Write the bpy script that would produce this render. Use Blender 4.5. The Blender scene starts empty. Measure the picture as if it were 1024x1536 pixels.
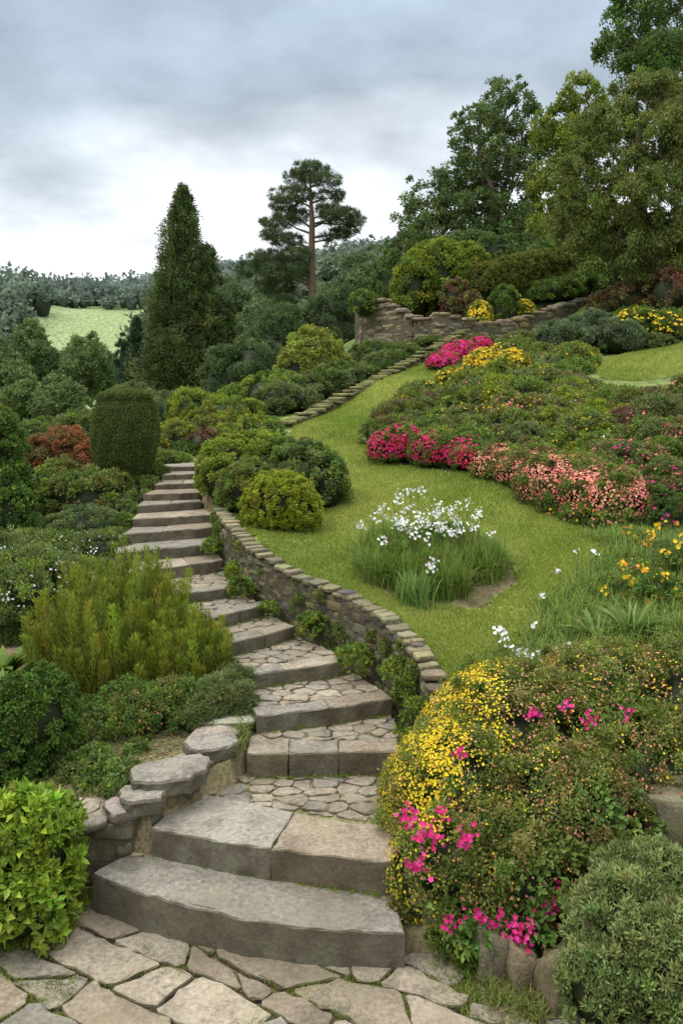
import bpy, math, numpy as np
rng=np.random.default_rng(11)
EYE=3.0
# ---- image pixel helpers: column / row unprojected at a chosen depth -> metres
def X(b,y): return (b-512.)*y/1200.
def Z(e,y): return EYE-(e-600.)*y/1200.
def P(b,e,y): return (X(b,y),y,Z(e,y))
def B(b,e,y,rx,rz,ry=None):
    rx=rx*y/1200.; rz=rz*y/1200.
    return [X(b,y),y,Z(e,y),rx,(ry if ry else rx*.85),rz]
def sm(a,b,x):
    t=np.clip((x-a)/(b-a),0,1); return t*t*(3-2*t)
def unit(v): return v/np.maximum(np.linalg.norm(v,axis=-1,keepdims=True),1e-9)
def rdir(n): return unit(rng.normal(size=(n,3)))

# ------------------------------------------------------------------ materials
def nn(nt,t,loc=None,**kw):
    n=nt.nodes.new(t)
    for k,v in kw.items(): setattr(n,k,v)
    return n
def mat_leaf(name,rough=.5,trans=.36):
    m=bpy.data.materials.new(name); m.use_nodes=True; nt=m.node_tree; nt.nodes.clear()
    o=nn(nt,'ShaderNodeOutputMaterial'); a=nn(nt,'ShaderNodeAttribute',attribute_name='Col')
    p=nn(nt,'ShaderNodeBsdfPrincipled'); p.inputs['Roughness'].default_value=rough
    p.inputs['Specular IOR Level'].default_value=.25
    t=nn(nt,'ShaderNodeBsdfTranslucent'); mx=nn(nt,'ShaderNodeMixShader'); mx.inputs[0].default_value=trans
    nt.links.new(a.outputs['Color'],p.inputs['Base Color']); nt.links.new(a.outputs['Color'],t.inputs['Color'])
    nt.links.new(p.outputs[0],mx.inputs[1]); nt.links.new(t.outputs[0],mx.inputs[2]); nt.links.new(mx.outputs[0],o.inputs[0])
    return m
def mat_rock(name,scale=6.,moss=.35,bump=.5,lichen=.5,sidedark=.55):
    m=bpy.data.materials.new(name); m.use_nodes=True; nt=m.node_tree; L=nt.links
    p=nt.nodes['Principled BSDF']; p.inputs['Roughness'].default_value=.88; p.inputs['Specular IOR Level'].default_value=.25
    g=nn(nt,'ShaderNodeNewGeometry'); a=nn(nt,'ShaderNodeAttribute',attribute_name='Col')
    def noise(s,d=6,r=.6):
        n=nn(nt,'ShaderNodeTexNoise'); n.inputs['Scale'].default_value=s; n.inputs['Detail'].default_value=d; n.inputs['Roughness'].default_value=r
        L.new(g.outputs['Position'],n.inputs['Vector']); return n
    def mr(src,a0,a1,b0,b1):
        r=nn(nt,'ShaderNodeMapRange'); L.new(src,r.inputs[0])
        for i,v in enumerate((a0,a1,b0,b1)): r.inputs[i+1].default_value=v
        return r.outputs[0]
    def mix(f,c1,c2,mode='MIX'):
        x=nn(nt,'ShaderNodeMix',data_type='RGBA',blend_type=mode)
        if isinstance(f,float): x.inputs[0].default_value=f
        else: L.new(f,x.inputs[0])
        for s,c in ((6,c1),(7,c2)):
            if isinstance(c,tuple): x.inputs[s].default_value=(*c,1)
            else: L.new(c,x.inputs[s])
        return x.outputs[2]
    n1=noise(scale); n2=noise(scale*7,8,.7); n3=noise(scale*.45,4); n4=noise(scale*40,3,.6)
    cr=nn(nt,'ShaderNodeCombineColor')
    v=mr(n1.outputs['Fac'],.3,.7,.6,1.28)
    for i in range(3): L.new(v,cr.inputs[i])
    c=mix(1.,a.outputs['Color'],cr.outputs[0],'MULTIPLY')
    cr2=nn(nt,'ShaderNodeCombineColor'); v2=mr(n2.outputs['Fac'],.3,.7,.45,1.42)
    for i in range(3): L.new(v2,cr2.inputs[i])
    c=mix(1.,c,cr2.outputs[0],'MULTIPLY')
    c=mix(mr(n3.outputs['Fac'],.42,.68,0,.55),c,(.165,.135,.09))
    # lichen
    vo=nn(nt,'ShaderNodeTexVoronoi'); vo.inputs['Scale'].default_value=scale*3.2; L.new(g.outputs['Position'],vo.inputs['Vector'])
    li=mr(vo.outputs['Distance'],.10,.2,lichen,0.)
    ml=nn(nt,'ShaderNodeMath',operation='MULTIPLY'); L.new(li,ml.inputs[0]); L.new(mr(n3.outputs['Color'],.5,.62,0,1),ml.inputs[1])
    c=mix(ml.outputs[0],c,(.45,.43,.36))
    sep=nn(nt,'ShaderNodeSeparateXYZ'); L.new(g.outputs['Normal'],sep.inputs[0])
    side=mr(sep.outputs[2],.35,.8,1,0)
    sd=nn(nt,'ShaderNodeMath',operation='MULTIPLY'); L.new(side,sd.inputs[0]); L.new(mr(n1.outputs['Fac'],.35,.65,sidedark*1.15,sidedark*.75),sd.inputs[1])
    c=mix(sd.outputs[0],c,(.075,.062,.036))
    mo=mr(n1.outputs['Fac'],.5,.66,0,moss)
    mm=nn(nt,'ShaderNodeMath',operation='MULTIPLY'); L.new(mo,mm.inputs[0]); L.new(mr(n2.outputs['Fac'],.4,.55,0,1),mm.inputs[1])
    c=mix(mm.outputs[0],c,(.10,.115,.03))
    L.new(c,p.inputs['Base Color'])
    ad=nn(nt,'ShaderNodeMath',operation='MULTIPLY_ADD'); L.new(n4.outputs['Fac'],ad.inputs[0]); ad.inputs[1].default_value=.35; L.new(n2.outputs['Fac'],ad.inputs[2])
    ad2=nn(nt,'ShaderNodeMath',operation='MULTIPLY_ADD'); L.new(n1.outputs['Fac'],ad2.inputs[0]); ad2.inputs[1].default_value=1.2; L.new(ad.outputs[0],ad2.inputs[2])
    b=nn(nt,'ShaderNodeBump'); b.inputs['Strength'].default_value=bump; b.inputs['Distance'].default_value=.03
    L.new(ad2.outputs[0],b.inputs['Height']); L.new(b.outputs[0],p.inputs['Normal'])
    return m
def mat_ground(name,scale=5.,lo=.6,hi=1.4,bump=.6,dist=.03):
    m=bpy.data.materials.new(name); m.use_nodes=True; nt=m.node_tree; L=nt.links
    p=nt.nodes['Principled BSDF']; p.inputs['Roughness'].default_value=.95; p.inputs['Specular IOR Level'].default_value=.1
    g=nn(nt,'ShaderNodeNewGeometry'); a=nn(nt,'ShaderNodeAttribute',attribute_name='Col')
    c=a.outputs['Color']
    for s in (scale*.25,scale,scale*9):
        n=nn(nt,'ShaderNodeTexNoise'); n.inputs['Scale'].default_value=s; n.inputs['Detail'].default_value=6
        L.new(g.outputs['Position'],n.inputs['Vector'])
        r=nn(nt,'ShaderNodeMapRange'); L.new(n.outputs['Fac'],r.inputs[0])
        for i,v in enumerate((.3,.7,lo,hi)): r.inputs[i+1].default_value=v
        cc=nn(nt,'ShaderNodeCombineColor')
        for i in range(3): L.new(r.outputs[0],cc.inputs[i])
        x=nn(nt,'ShaderNodeMix',data_type='RGBA',blend_type='MULTIPLY'); x.inputs[0].default_value=1
        L.new(c,x.inputs[6]); L.new(cc.outputs[0],x.inputs[7]); c=x.outputs[2]
    L.new(c,p.inputs['Base Color'])
    b=nn(nt,'ShaderNodeBump'); b.inputs['Strength'].default_value=bump; b.inputs['Distance'].default_value=dist
    L.new(n.outputs['Fac'],b.inputs['Height']); L.new(b.outputs[0],p.inputs['Normal'])
    return m
M_LEAF=mat_leaf('foliage'); M_FLOW=mat_leaf('petals',.6,.3)
M_BARK=mat_rock('bark',14,.3,.8,.1,.0)
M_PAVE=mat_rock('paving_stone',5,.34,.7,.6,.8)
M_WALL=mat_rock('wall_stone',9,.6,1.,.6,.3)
M_SOIL=mat_ground('soil'); M_LAWN=mat_ground('lawn_turf',3.,.8,1.2,.4,.02)

# ------------------------------------------------------------------ mesh builders
class MB:
    def __init__(s): s.v=[];s.f=[];s.c=[];s.m=[];s.s=[];s.n=0
    def add(s,v,f,c,m=0,sm=False):
        v=np.asarray(v,float).reshape(-1,3); f=np.asarray(f,int).reshape(-1,4)
        c=np.broadcast_to(np.asarray(c,float),(len(v),3))
        s.v.append(v); s.f.append(f+s.n); s.c.append(c); s.m.append(np.full(len(f),m)); s.s.append(np.full(len(f),sm)); s.n+=len(v)
    def build(s,name,mats):
        v=np.concatenate(s.v); f=np.concatenate(s.f); c=np.concatenate(s.c); m=np.concatenate(s.m); ss=np.concatenate(s.s)
        me=bpy.data.meshes.new(name); me.vertices.add(len(v)); me.vertices.foreach_set('co',v.astype(np.float32).ravel())
        me.loops.add(f.size); me.loops.foreach_set('vertex_index',f.astype(np.int32).ravel())
        me.polygons.add(len(f)); me.polygons.foreach_set('loop_start',np.arange(0,f.size,4,dtype=np.int32))
        me.update(calc_edges=True)
        me.polygons.foreach_set('material_index',m.astype(np.int32)); me.polygons.foreach_set('use_smooth',ss.astype(bool))
        at=me.color_attributes.new('Col','FLOAT_COLOR','POINT')
        at.data.foreach_set('color',np.hstack([np.clip(c,0,1),np.ones((len(c),1))]).astype(np.float32).ravel())
        for k in mats: me.materials.append(k)
        me.update(); ob=bpy.data.objects.new(name,me); bpy.context.collection.objects.link(ob); return ob
FOL=np.array([1.5,1.5,1.12])
def pal(cols,n,jit=.18):
    cols=np.asarray(cols,float); 
    green=(cols[:,1]>cols[:,2]*1.2)&(cols.max(1)<.3)&(cols[:,1]>cols[:,0]*.75); cols=np.where(green[:,None],cols*FOL,cols)
    i=rng.integers(0,len(cols),n)
    return cols[i]*(1+jit*rng.normal(size=(n,1))).clip(.4,1.8)*(1+.06*rng.normal(size=(n,3)))
def leaves(mb,p,d,L,W,col,nrm=None,droop=.12,m=0):
    n=len(p)
    if n==0: return
    d=unit(d); r=rdir(n) if nrm is None else nrm
    s=unit(np.cross(d,r)); u=np.cross(s,d)
    L=np.broadcast_to(np.asarray(L,float).reshape(-1,1),(n,1)); W=np.broadcast_to(np.asarray(W,float).reshape(-1,1),(n,1))
    a=p+d*L*.45+u*W*.15
    V=np.stack([p,a+s*W*.5,p+d*L-u*L*droop,a-s*W*.5],1).reshape(-1,3)
    c=np.repeat(np.broadcast_to(col,(n,3)),4,axis=0)
    mb.add(V,np.arange(4*n).reshape(-1,4),c,m)
def sphere(mb,c,r,col,nu=12,nv=8,lump=.12,m=0,rotz=0.,se=1.,smooth=True,rough=0.):
    u=np.linspace(0,2*np.pi,nu,endpoint=False); v=np.linspace(-np.pi/2,np.pi/2,nv)
    U,V=np.meshgrid(u,v)
    f=lambda t:np.sign(t)*np.abs(t)**se
    cv=np.maximum(np.cos(V),0); cv[0]=0; cv[-1]=0
    x=f(cv)*f(np.cos(U)); y=f(cv)*f(np.sin(U)); z=f(np.sin(V))
    ph=rng.uniform(0,6.28,6); rn=rng.normal(size=x.shape); rn[0]=rn[0,0]; rn[-1]=rn[-1,0]
    k=1+lump*(np.sin(3*x+ph[0]+2*z)*np.sin(3.3*y+ph[1])+.6*np.sin(6*x+ph[2])*np.sin(5*z+ph[3]+4*y))+rough*rn
    x,y,z=x*k*r[0],y*k*r[1],z*k*r[2]
    cz,sz=math.cos(rotz),math.sin(rotz)
    Vv=np.stack([c[0]+x*cz-y*sz,c[1]+x*sz+y*cz,c[2]+z],-1).reshape(-1,3)
    F=[]
    for j in range(nv-1):
        for i in range(nu):
            i2=(i+1)%nu; F.append((j*nu+i,j*nu+i2,(j+1)*nu+i2,(j+1)*nu+i))
    mb.add(Vv,F,col,m,smooth)
def tube(mb,pts,rad,col,m=1,k=7):
    pts=np.asarray(pts,float); n=len(pts); V=[]
    for i in range(n):
        t=unit((pts[min(i+1,n-1)]-pts[max(i-1,0)])[None])[0]
        a=np.cross(t,[.3,.9,.1]); a/=np.linalg.norm(a); b=np.cross(t,a)
        for j in range(k):
            an=2*np.pi*j/k; V.append(pts[i]+rad[i]*(a*math.cos(an)+b*math.sin(an))*(1+.08*rng.normal()))
    F=[(i*k+j,i*k+(j+1)%k,(i+1)*k+(j+1)%k,(i+1)*k+j) for i in range(n-1) for j in range(k)]
    mb.add(V,F,col,m,True)
def limb(mb,a,b,r0,r1,col,sag=.08,m=1,seg=5,k=6):
    a=np.array(a,float); b=np.array(b,float); t=np.linspace(0,1,seg)[:,None]; l=np.linalg.norm(b-a)
    p=a+(b-a)*t; p[1:-1]+=rng.normal(size=(seg-2,3))*l*.035; p[:,2]+=np.sin(np.pi*t[:,0])*l*sag
    tube(mb,p,np.linspace(r0,r1,seg),col,m,k)
def blades(mb,base,hd,L,W,bend,col,m=0):
    n=len(base); up=np.array([0,0,1.]); s=np.stack([-hd[:,1],hd[:,0],np.zeros(n)],1)
    L=np.asarray(L).reshape(-1,1); W=np.asarray(W).reshape(-1,1); bend=np.asarray(bend).reshape(-1,1)
    rows=[]
    for t,w in ((0,1),(.4,.85),(.75,.5),(1,.06)):
        c=base+up*L*(t-.45*bend*t*t)+hd*L*bend*t*t*.8
        rows+= [c-s*W*w*.5,c+s*W*w*.5]
    V=np.stack(rows,1).reshape(-1,3); b=np.arange(n)[:,None]*8
    F=np.concatenate([b+np.array([0,1,3,2]),b+np.array([2,3,5,4]),b+np.array([4,5,7,6])],0)
    mb.add(V,F,np.repeat(np.broadcast_to(col,(n,3)),8,axis=0),m)
def surf_pts(bl,n,zmin=-.35,rr=(1.0,1.06),rej=.9):
    bl=np.asarray(bl,float); w=(bl[:,3]*bl[:,4]+bl[:,3]*bl[:,5]+bl[:,4]*bl[:,5]); w/=w.sum()
    i=rng.choice(len(bl),n*2,p=w); d=rdir(n*2); d[:,2]=np.where(d[:,2]<zmin,-d[:,2],d[:,2])
    p=bl[i,:3]+d*bl[i,3:6]*rng.uniform(rr[0],rr[1],(n*2,1)); ok=np.ones(n*2,bool)
    for k in range(len(bl)):
        q=np.linalg.norm((p-bl[k,:3])/bl[k,3:6],axis=1); ok&=~((q<rej)&(i!=k))
    nr=unit(d/bl[i,3:6]); return p[ok][:n],nr[ok][:n],i[ok][:n]
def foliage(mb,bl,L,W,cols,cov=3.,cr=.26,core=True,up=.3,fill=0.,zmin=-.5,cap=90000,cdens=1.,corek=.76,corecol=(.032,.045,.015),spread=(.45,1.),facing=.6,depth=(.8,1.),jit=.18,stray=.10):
    bl=np.asarray(bl,float)
    A=sum(4*np.pi*((a*b+b*c+a*c)/3)*.75 for a,b,c in bl[:,3:6])
    n=int(min(cap,cov*A/(.5*L*W))); rmean=np.mean(np.min(bl[:,3:6],axis=1)); rc=cr*rmean
    ncl=int(max(10,min(n/12,cdens*1.3*A/(np.pi*rc*rc))))
    c,o,i=surf_pts(bl,ncl,zmin,depth,.75)
    if fill>0:
        k=rng.random(len(c))<fill; c[k]=bl[i[k],:3]+(c[k]-bl[i[k],:3])*rng.uniform(.25,.9,(k.sum(),1))
    ncl=len(c); cc=pal(cols,ncl,jit*.9); rcs=rc*rng.uniform(.6,1.35,ncl)
    if stray>0:
        k=rng.random(ncl)<stray; c[k]+=o[k]*rmean*rng.uniform(.06,.22,(k.sum(),1)); rcs[k]*=.65
    j=rng.integers(0,ncl,n); ld=unit(o[j]*.85+rdir(n))
    p=c[j]+ld*rcs[j][:,None]*rng.uniform(spread[0],spread[1],(n,1))
    d=unit(ld*.6+rdir(n)*.75+np.array([0,0,up])); nr=unit(o[j]*facing+rdir(n)*.7+np.array([0,0,.25]))
    col=cc[j]*(1+jit*rng.normal(size=(n,1))).clip(.5,1.7)
    leaves(mb,p,d,L*rng.uniform(.6,1.25,n),W*rng.uniform(.7,1.2,n),col,nr)
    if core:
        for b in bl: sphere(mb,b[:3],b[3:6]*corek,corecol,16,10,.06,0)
def flow(mb,p,nr,s,cols,k=5,m=1,asp=.75,cup=-.25,jit=.1):
    n=len(p)
    if n==0: return
    a=unit(np.cross(nr,rdir(n))); b=np.cross(nr,a); c=pal(cols,n,jit); th=rng.uniform(0,6.28,n); ss=s*rng.uniform(.7,1.25,n)
    for q in range(k):
        an=th+2*np.pi*q/k
        leaves(mb,p,a*np.cos(an)[:,None]+b*np.sin(an)[:,None]+nr*.2,ss,ss*asp,c,nr,cup,m)
def sprinkle(mb,bl,n,s,cols,clump=1,spread=.06,cond=None,k=5,zmin=-.2,rr=(1.02,1.12),**kw):
    p,nr,_=surf_pts(bl,max(1,int(n*3)),zmin,rr)
    if cond is not None: ok=cond(p); p=p[ok]; nr=nr[ok]
    p=p[:n];nr=nr[:n]
    if clump>1:
        p=np.repeat(p,clump,0); nr=np.repeat(nr,clump,0); t=rng.normal(size=p.shape)*spread; t-=nr*np.sum(t*nr,1,keepdims=True)*.6; p=p+t; nr=unit(nr+rdir(len(nr))*.4)
    flow(mb,p,nr,s,cols,k,**kw)

# ------------------------------------------------------------------ terrain model
ST=[ # left (column,row) right (column,row) in image pixels, height
 ((140,1312),(608,1392),.21),((228,1238),(587,1292),.397),((370,1128),(602,1125),.558),((384,1073),(588,1046),.685),
 ((366,1012),(522,988),.805),((328,966),(442,938),.924),((298,930),(402,905),1.032),((243,893),(352,879),1.132),((192,858),(333,839),1.254),
 ((172,829),(327,815),1.372),((182,801),(323,790),1.488),((199,778),(322,771),1.592),((205,758),(302,752),1.694),((214,741),(300,738),1.789),
 ((232,726),(299,723),1.871),((243,712),(298,710),1.947),((256,700),(298,699),2.015)]
def hp(b,e,z):
    y=1200*(EYE-z)/(e-600.); return np.array([X(b,y),y])
SL=[hp(*l,z) for l,r,z in ST]; SR=[hp(*r,z) for l,r,z in ST]; SZ=[z for _,_,z in ST]
# landing past the last step, bending to the left
SL.append(np.array([-2.75,12.1])); SR.append(np.array([-2.0,12.75])); SZ.append(2.02)
WALL=np.array([[-1.52,9.95,1.76],[-1.40,9.4,1.70],[-1.24,8.9,1.65],[-.857,8.1,1.49],[-.39,7.6,1.33],[.05,7.2,1.26],[.38,6.7,1.19],[.567,6.3,1.11],[.66,5.95,1.02],[.70,5.6,.90],[.68,5.2,.72],[.55,4.7,.45],[.40,4.2,.1]])
Lp=[(-6,3.6,0),(-3,3.6,0),(-1.5,3.6,0),(-3,4.3,.02),(-1.9,4.5,.02),(-2.6,4.9,.15),(-1.7,5.0,.40),(-1.3,5.0,.46),(-1.1,5.4,.52),(-.95,5.9,.56),(-2.0,5.6,.45),(-3,5.8,.35),(-1.8,6.4,.6),(-.9,6.5,.72),
 (-2.6,6.8,.6),(-1.2,7.2,.88),(-4,7,.45),(-2.3,8,.95),(-1.8,8.2,1.1),(-4,8.5,.8),(-2.7,9.2,1.25),(-4.5,10,1.2),(-3,10.2,1.5),(-2.9,11.3,1.75),(-3.8,11.5,1.6),(-2.4,12.5,2.0),(-4.5,13.2,1.7),(-7,13,1.3),(-2.6,14.5,2.1),
 (-6,17,1.8),(-2.5,18,2.5),(-5,22,2.2),(-2.2,22,3.0),(-9,22,1.5),(-8,30,2.0),(-3,30,3.5),(-12,30,1.5),(-9,9,.2),(-9,5,-.1),(-10,16,1.)]
Rp=[(.6,3.8,0),(.85,4.05,.02),(1.4,3.9,.04),(2.4,3.9,.12),(.85,4.5,.18),(1.5,4.5,.35),(2.5,4.6,.6),(.8,5.0,.45),(.8,5.4,.65),(1.6,5.2,.65),(2.6,5.4,.95),(3.4,4.6,.8)]
Rp+=[tuple(w) for w in WALL[:10]+np.array([.05,0,-.05])]
Rp+=[P(*q) for q in [(690,1030,6.0),(760,950,6.8),(800,900,7.3),(650,900,7.3),(860,850,8.0),(850,800,9.0),(530,760,9.9),(450,800,8.9),(400,785,9.6),(700,740,10.3),(560,700,12.),(480,665,14.),
 (570,625,15.8),(640,590,17.5),(665,570,18.5),(705,512,23),(560,575,19),(440,640,15.5),(535,660,14.),(740,715,11.),(970,800,9.),(700,605,15),(850,645,13),(850,565,17),(1000,650,12),(1000,710,10.8),
 (950,566,16.6),(950,528,20),(1010,520,20),(720,532,21),(950,950,6.5),(1010,985,5.8),(940,830,8.2),(560,540,23.6),(620,528,23.2),(760,518,23.6),(840,498,24.6)]]
Rp+=[(-1.45,11,1.9),(-1.5,12.5,2.05),(-1.6,14.5,2.2),(-1.4,18,2.6),(-.5,20,3.0),(-1,23,3.2),(2.6,22.6,4.4),(.9,27,5.7),(3.5,26.5,5.9),(6,27.5,6.4),(8.5,26.6,6.5),(12,25,7.2),
 (5,30,7.2),(12,31,8.8),(-3,30,3.8),(0,30,5.2),(8,12,3.2),(7,8,2.0),(9,18,4.6),(12,12,4.2),(-.7,12,2.0)]
def tps(pts):
    p=np.array(pts,float); n=len(p); x=p[:,:2]
    U=lambda r2:np.where(r2>1e-12,.5*r2*np.log(np.maximum(r2,1e-12)),0)
    K=U(((x[:,None]-x[None])**2).sum(-1))+np.eye(n)*.02; Q=np.hstack([np.ones((n,1)),x])
    A=np.zeros((n+3,n+3)); A[:n,:n]=K; A[:n,n:]=Q; A[n:,:n]=Q.T
    w=np.linalg.solve(A,np.concatenate([p[:,2],np.zeros(3)]))
    def f(X_,Y_):
        s=np.shape(X_); a=np.stack([np.ravel(X_),np.ravel(Y_)],1); out=np.empty(len(a))
        for i in range(0,len(a),20000):
            b=a[i:i+20000]; out[i:i+20000]=U(((b[:,None]-x[None])**2).sum(-1))@w[:n]+w[n]+b@w[n+1:]
        return out.reshape(s)
    return f
TL=tps(Lp); TR=tps(Rp)
sly=np.array([p[1] for p in SL]); slx=np.array([p[0] for p in SL]); sry=np.array([p[1] for p in SR]); srx=np.array([p[0] for p in SR])
wy=WALL[::-1,1]; wx=WALL[::-1,0]
def far(x,y):
    yl=np.interp(y,[20,30,40,60,85,400,2000],[2,2.4,2.8,1,-2,-2,-2]); hill=sm(85,275,y)*(43+5*np.sin(x*.012+1.)+4*np.sin(x*.03+.5))
    hill=hill+13*np.exp(-((x+2)/34)**2-((y-150)/26)**2)+9*np.exp(-((x+95)/30)**2-((y-190)/24)**2)
    yr=np.interp(y,[20,30,45,80,270,400,2000],[5,8,10.5,15,50,48,48]); w=sm(-.03,.22,x/np.maximum(y,1))
    wl=sm(-.35,-.12,x/np.maximum(y,1)); yl=yl*wl+(yl-2.)*(1-wl)
    return np.maximum((yl+hill),(yl+hill)*(1-w)+yr*w)-sm(275,500,y)*20
def hgt(x,y):
    x=np.asarray(x,float); y=np.asarray(y,float); x,y=np.broadcast_arrays(x,y)
    xc=np.clip(x,-10,13); yc=np.clip(y,3.7,33)
    l=TL(np.clip(xc,-10,0),yc); r=TR(np.clip(xc,-3,13),yc)
    l=np.where((x<-1.1)&(y<4.9),np.minimum(l,.03),l)
    xm=np.interp(y,wy,wx); xe=np.interp(y,sry,srx)+.04
    edge=np.where(y<9.9,xm,xe)
    wb=sm(11.5,15,y)*1.5+.02
    t=sm(0,1,(x-edge)/wb); h=l*(1-t)+r*t
    inn=(x<edge)&(x>np.interp(y,sly,slx)-.03)&(y>4.1)&(y<12.3)
    pb=np.full(x.shape,-.035)
    for k in range(17):
        a,b=SL[k],SR[k]; yk=a[1]+(b[1]-a[1])*np.clip((x-a[0])/(b[0]-a[0]),0,1.6); pb=np.where(y>yk+.10,SZ[k]-.10,pb)
    h=np.where(inn,pb,h)
    pat=(y<4.35)&(x<.72)&(x>-2.4); h=np.where(pat,-.035,h)
    h=np.where((y<3.9),h*sm(2.5,3.9,y)-.035*(1-sm(2.5,3.9,y)),h)
    k=sm(25,32,y); 
    if np.any(k>0): h=h*(1-k)+far(x,np.maximum(y,20))*k
    return h
def gh(x,y): return float(hgt(np.array([x]),np.array([y]))[0])
def pip(x,y,poly):
    ins=np.zeros(np.shape(x),bool); n=len(poly)
    for i in range(n):
        x1,y1=poly[i]; x2,y2=poly[(i+1)%n]
        if y1==y2: continue
        c=((y1>y)!=(y2>y))&(x<(x2-x1)*(y-y1)/(y2-y1)+x1); ins^=c
    return ins
LAWN=[(w[0]+.06,w[1]) for w in WALL[:10]]+[(.9,5.75),(1.27,6.4),(1.9,7.2),(2.62,7.9),(2.86,9.0),(2.4,10.0),(1.98,10.9),(1.23,11.5),(.49,12.3),(.27,14.),(.76,15.8),(1.87,17.5),(2.36,18.5),(2.25,20),(3.75,23),(3.4,23.2),(.8,19.1),(-.9,15.6),(-.92,13.5),(-1.1,12),(-1.45,11)]
LAWN2=[(X(900,16.6),16.6),(X(890,18.5),18.5),(X(950,19.8),19.8),(X(1100,20),20),(X(1100,15.6),15.6),(X(960,16),16.)]
HOLE=(.93,7.95,.78,.82)
def inlawn(x,y):
    wob=.04*np.sin(9*x+3*y)+.03*np.sin(17*y-5*x)
    return (pip(x+wob,y+wob,LAWN)&((((x-HOLE[0])/HOLE[2])**2+((y-HOLE[1])/HOLE[3])**2)>1+wob*2))|pip(x+wob,y,LAWN2)
def gridmesh(xs,ys,zf,name,mat,colf,keep=None):
    Xg,Yg=np.meshgrid(xs,ys); Zg=zf(Xg,Yg); nx,ny=len(xs),len(ys)
    idx=np.arange(nx*ny).reshape(ny,nx); F=np.stack([idx[:-1,:-1],idx[:-1,1:],idx[1:,1:],idx[1:,:-1]],-1).reshape(-1,4)
    V=np.stack([Xg,Yg,Zg],-1).reshape(-1,3)
    if keep is not None:
        c=V[F].mean(1); F=F[keep(c[:,0],c[:,1])]; u,inv=np.unique(F,return_inverse=True); V=V[u]; F=inv.reshape(-1,4)
    mb=MB(); mb.add(V,F,colf(V),0,True); return mb.build(name,[mat])
xs=np.unique(np.round(np.concatenate([-np.geomspace(4,900,60),np.arange(-4,3.2,.06),np.geomspace(3.2,900,64)]),4))
ys=np.unique(np.round(np.concatenate([[-60,-20,-5,1,2.5],np.arange(3.3,13,.06),np.geomspace(13,1500,150)]),4))
def gcol(V):
    x,y=V[:,0],V[:,1]; c=np.tile(np.array([.15,.105,.068]),(len(V),1))
    g=(.5+.5*np.sin(2.1*x+1.3*y)*np.sin(1.7*y-.8*x))[:,None]*.6; c=c*(1-g)+np.array([.09,.11,.035])*g
    k=sm(11,17,y)[:,None]; c=c*(1-k)+np.array([.11,.15,.04])*k
    k=(sm(90,130,y))[:,None]; c=c*(1-k)+np.array([.21,.26,.12])*k
    return c
gridmesh(xs,ys,hgt,'ground',M_SOIL,gcol)
def lpatch(x,y):
    a=np.sin(1.3*x+.7*y)+np.sin(2.9*x-1.9*y+1)*.7+np.sin(.55*y+2.1*x+2)+.5*np.sin(5.1*x+4.3*y)+.5*np.sin(9*x-7*y)
    return (.5+.24*a).clip(0,1)[:,None]
def lcol(V):
    t=lpatch(V[:,0],V[:,1])
    return np.array([.13,.18,.03])*(1-t)+np.array([.19,.225,.05])*t
gridmesh(np.arange(-2.2,9.8,.08),np.arange(5.4,24,.08),lambda a,b:hgt(a,b)+.012,'lawn',M_LAWN,lcol,inlawn)
# grass blades of the lawn
mb=MB(); N=720000; y=5.4+18.*rng.random(N)**1.8; x=rng.uniform(-.17,.47,N)*y; ok=inlawn(x,y); x=x[ok];y=y[ok]
p=np.stack([x,y,hgt(x,y)+.008],1); n=len(p); d=rdir(n)*.6+np.array([0,0,1.]); k=(y/7)**.6
patch=lpatch(x,y)
c=(np.array([.19,.27,.035])*(1-patch)+np.array([.33,.37,.075])*patch)*(1+.22*rng.normal(size=(n,1))).clip(.5,1.6); dry=rng.random(n)<.08; c[dry]=(.42,.37,.15)
leaves(mb,p,d,rng.uniform(.018,.042,n)*k,.007*k,c); mb.build('lawn_grass',[M_LEAF])

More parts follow.
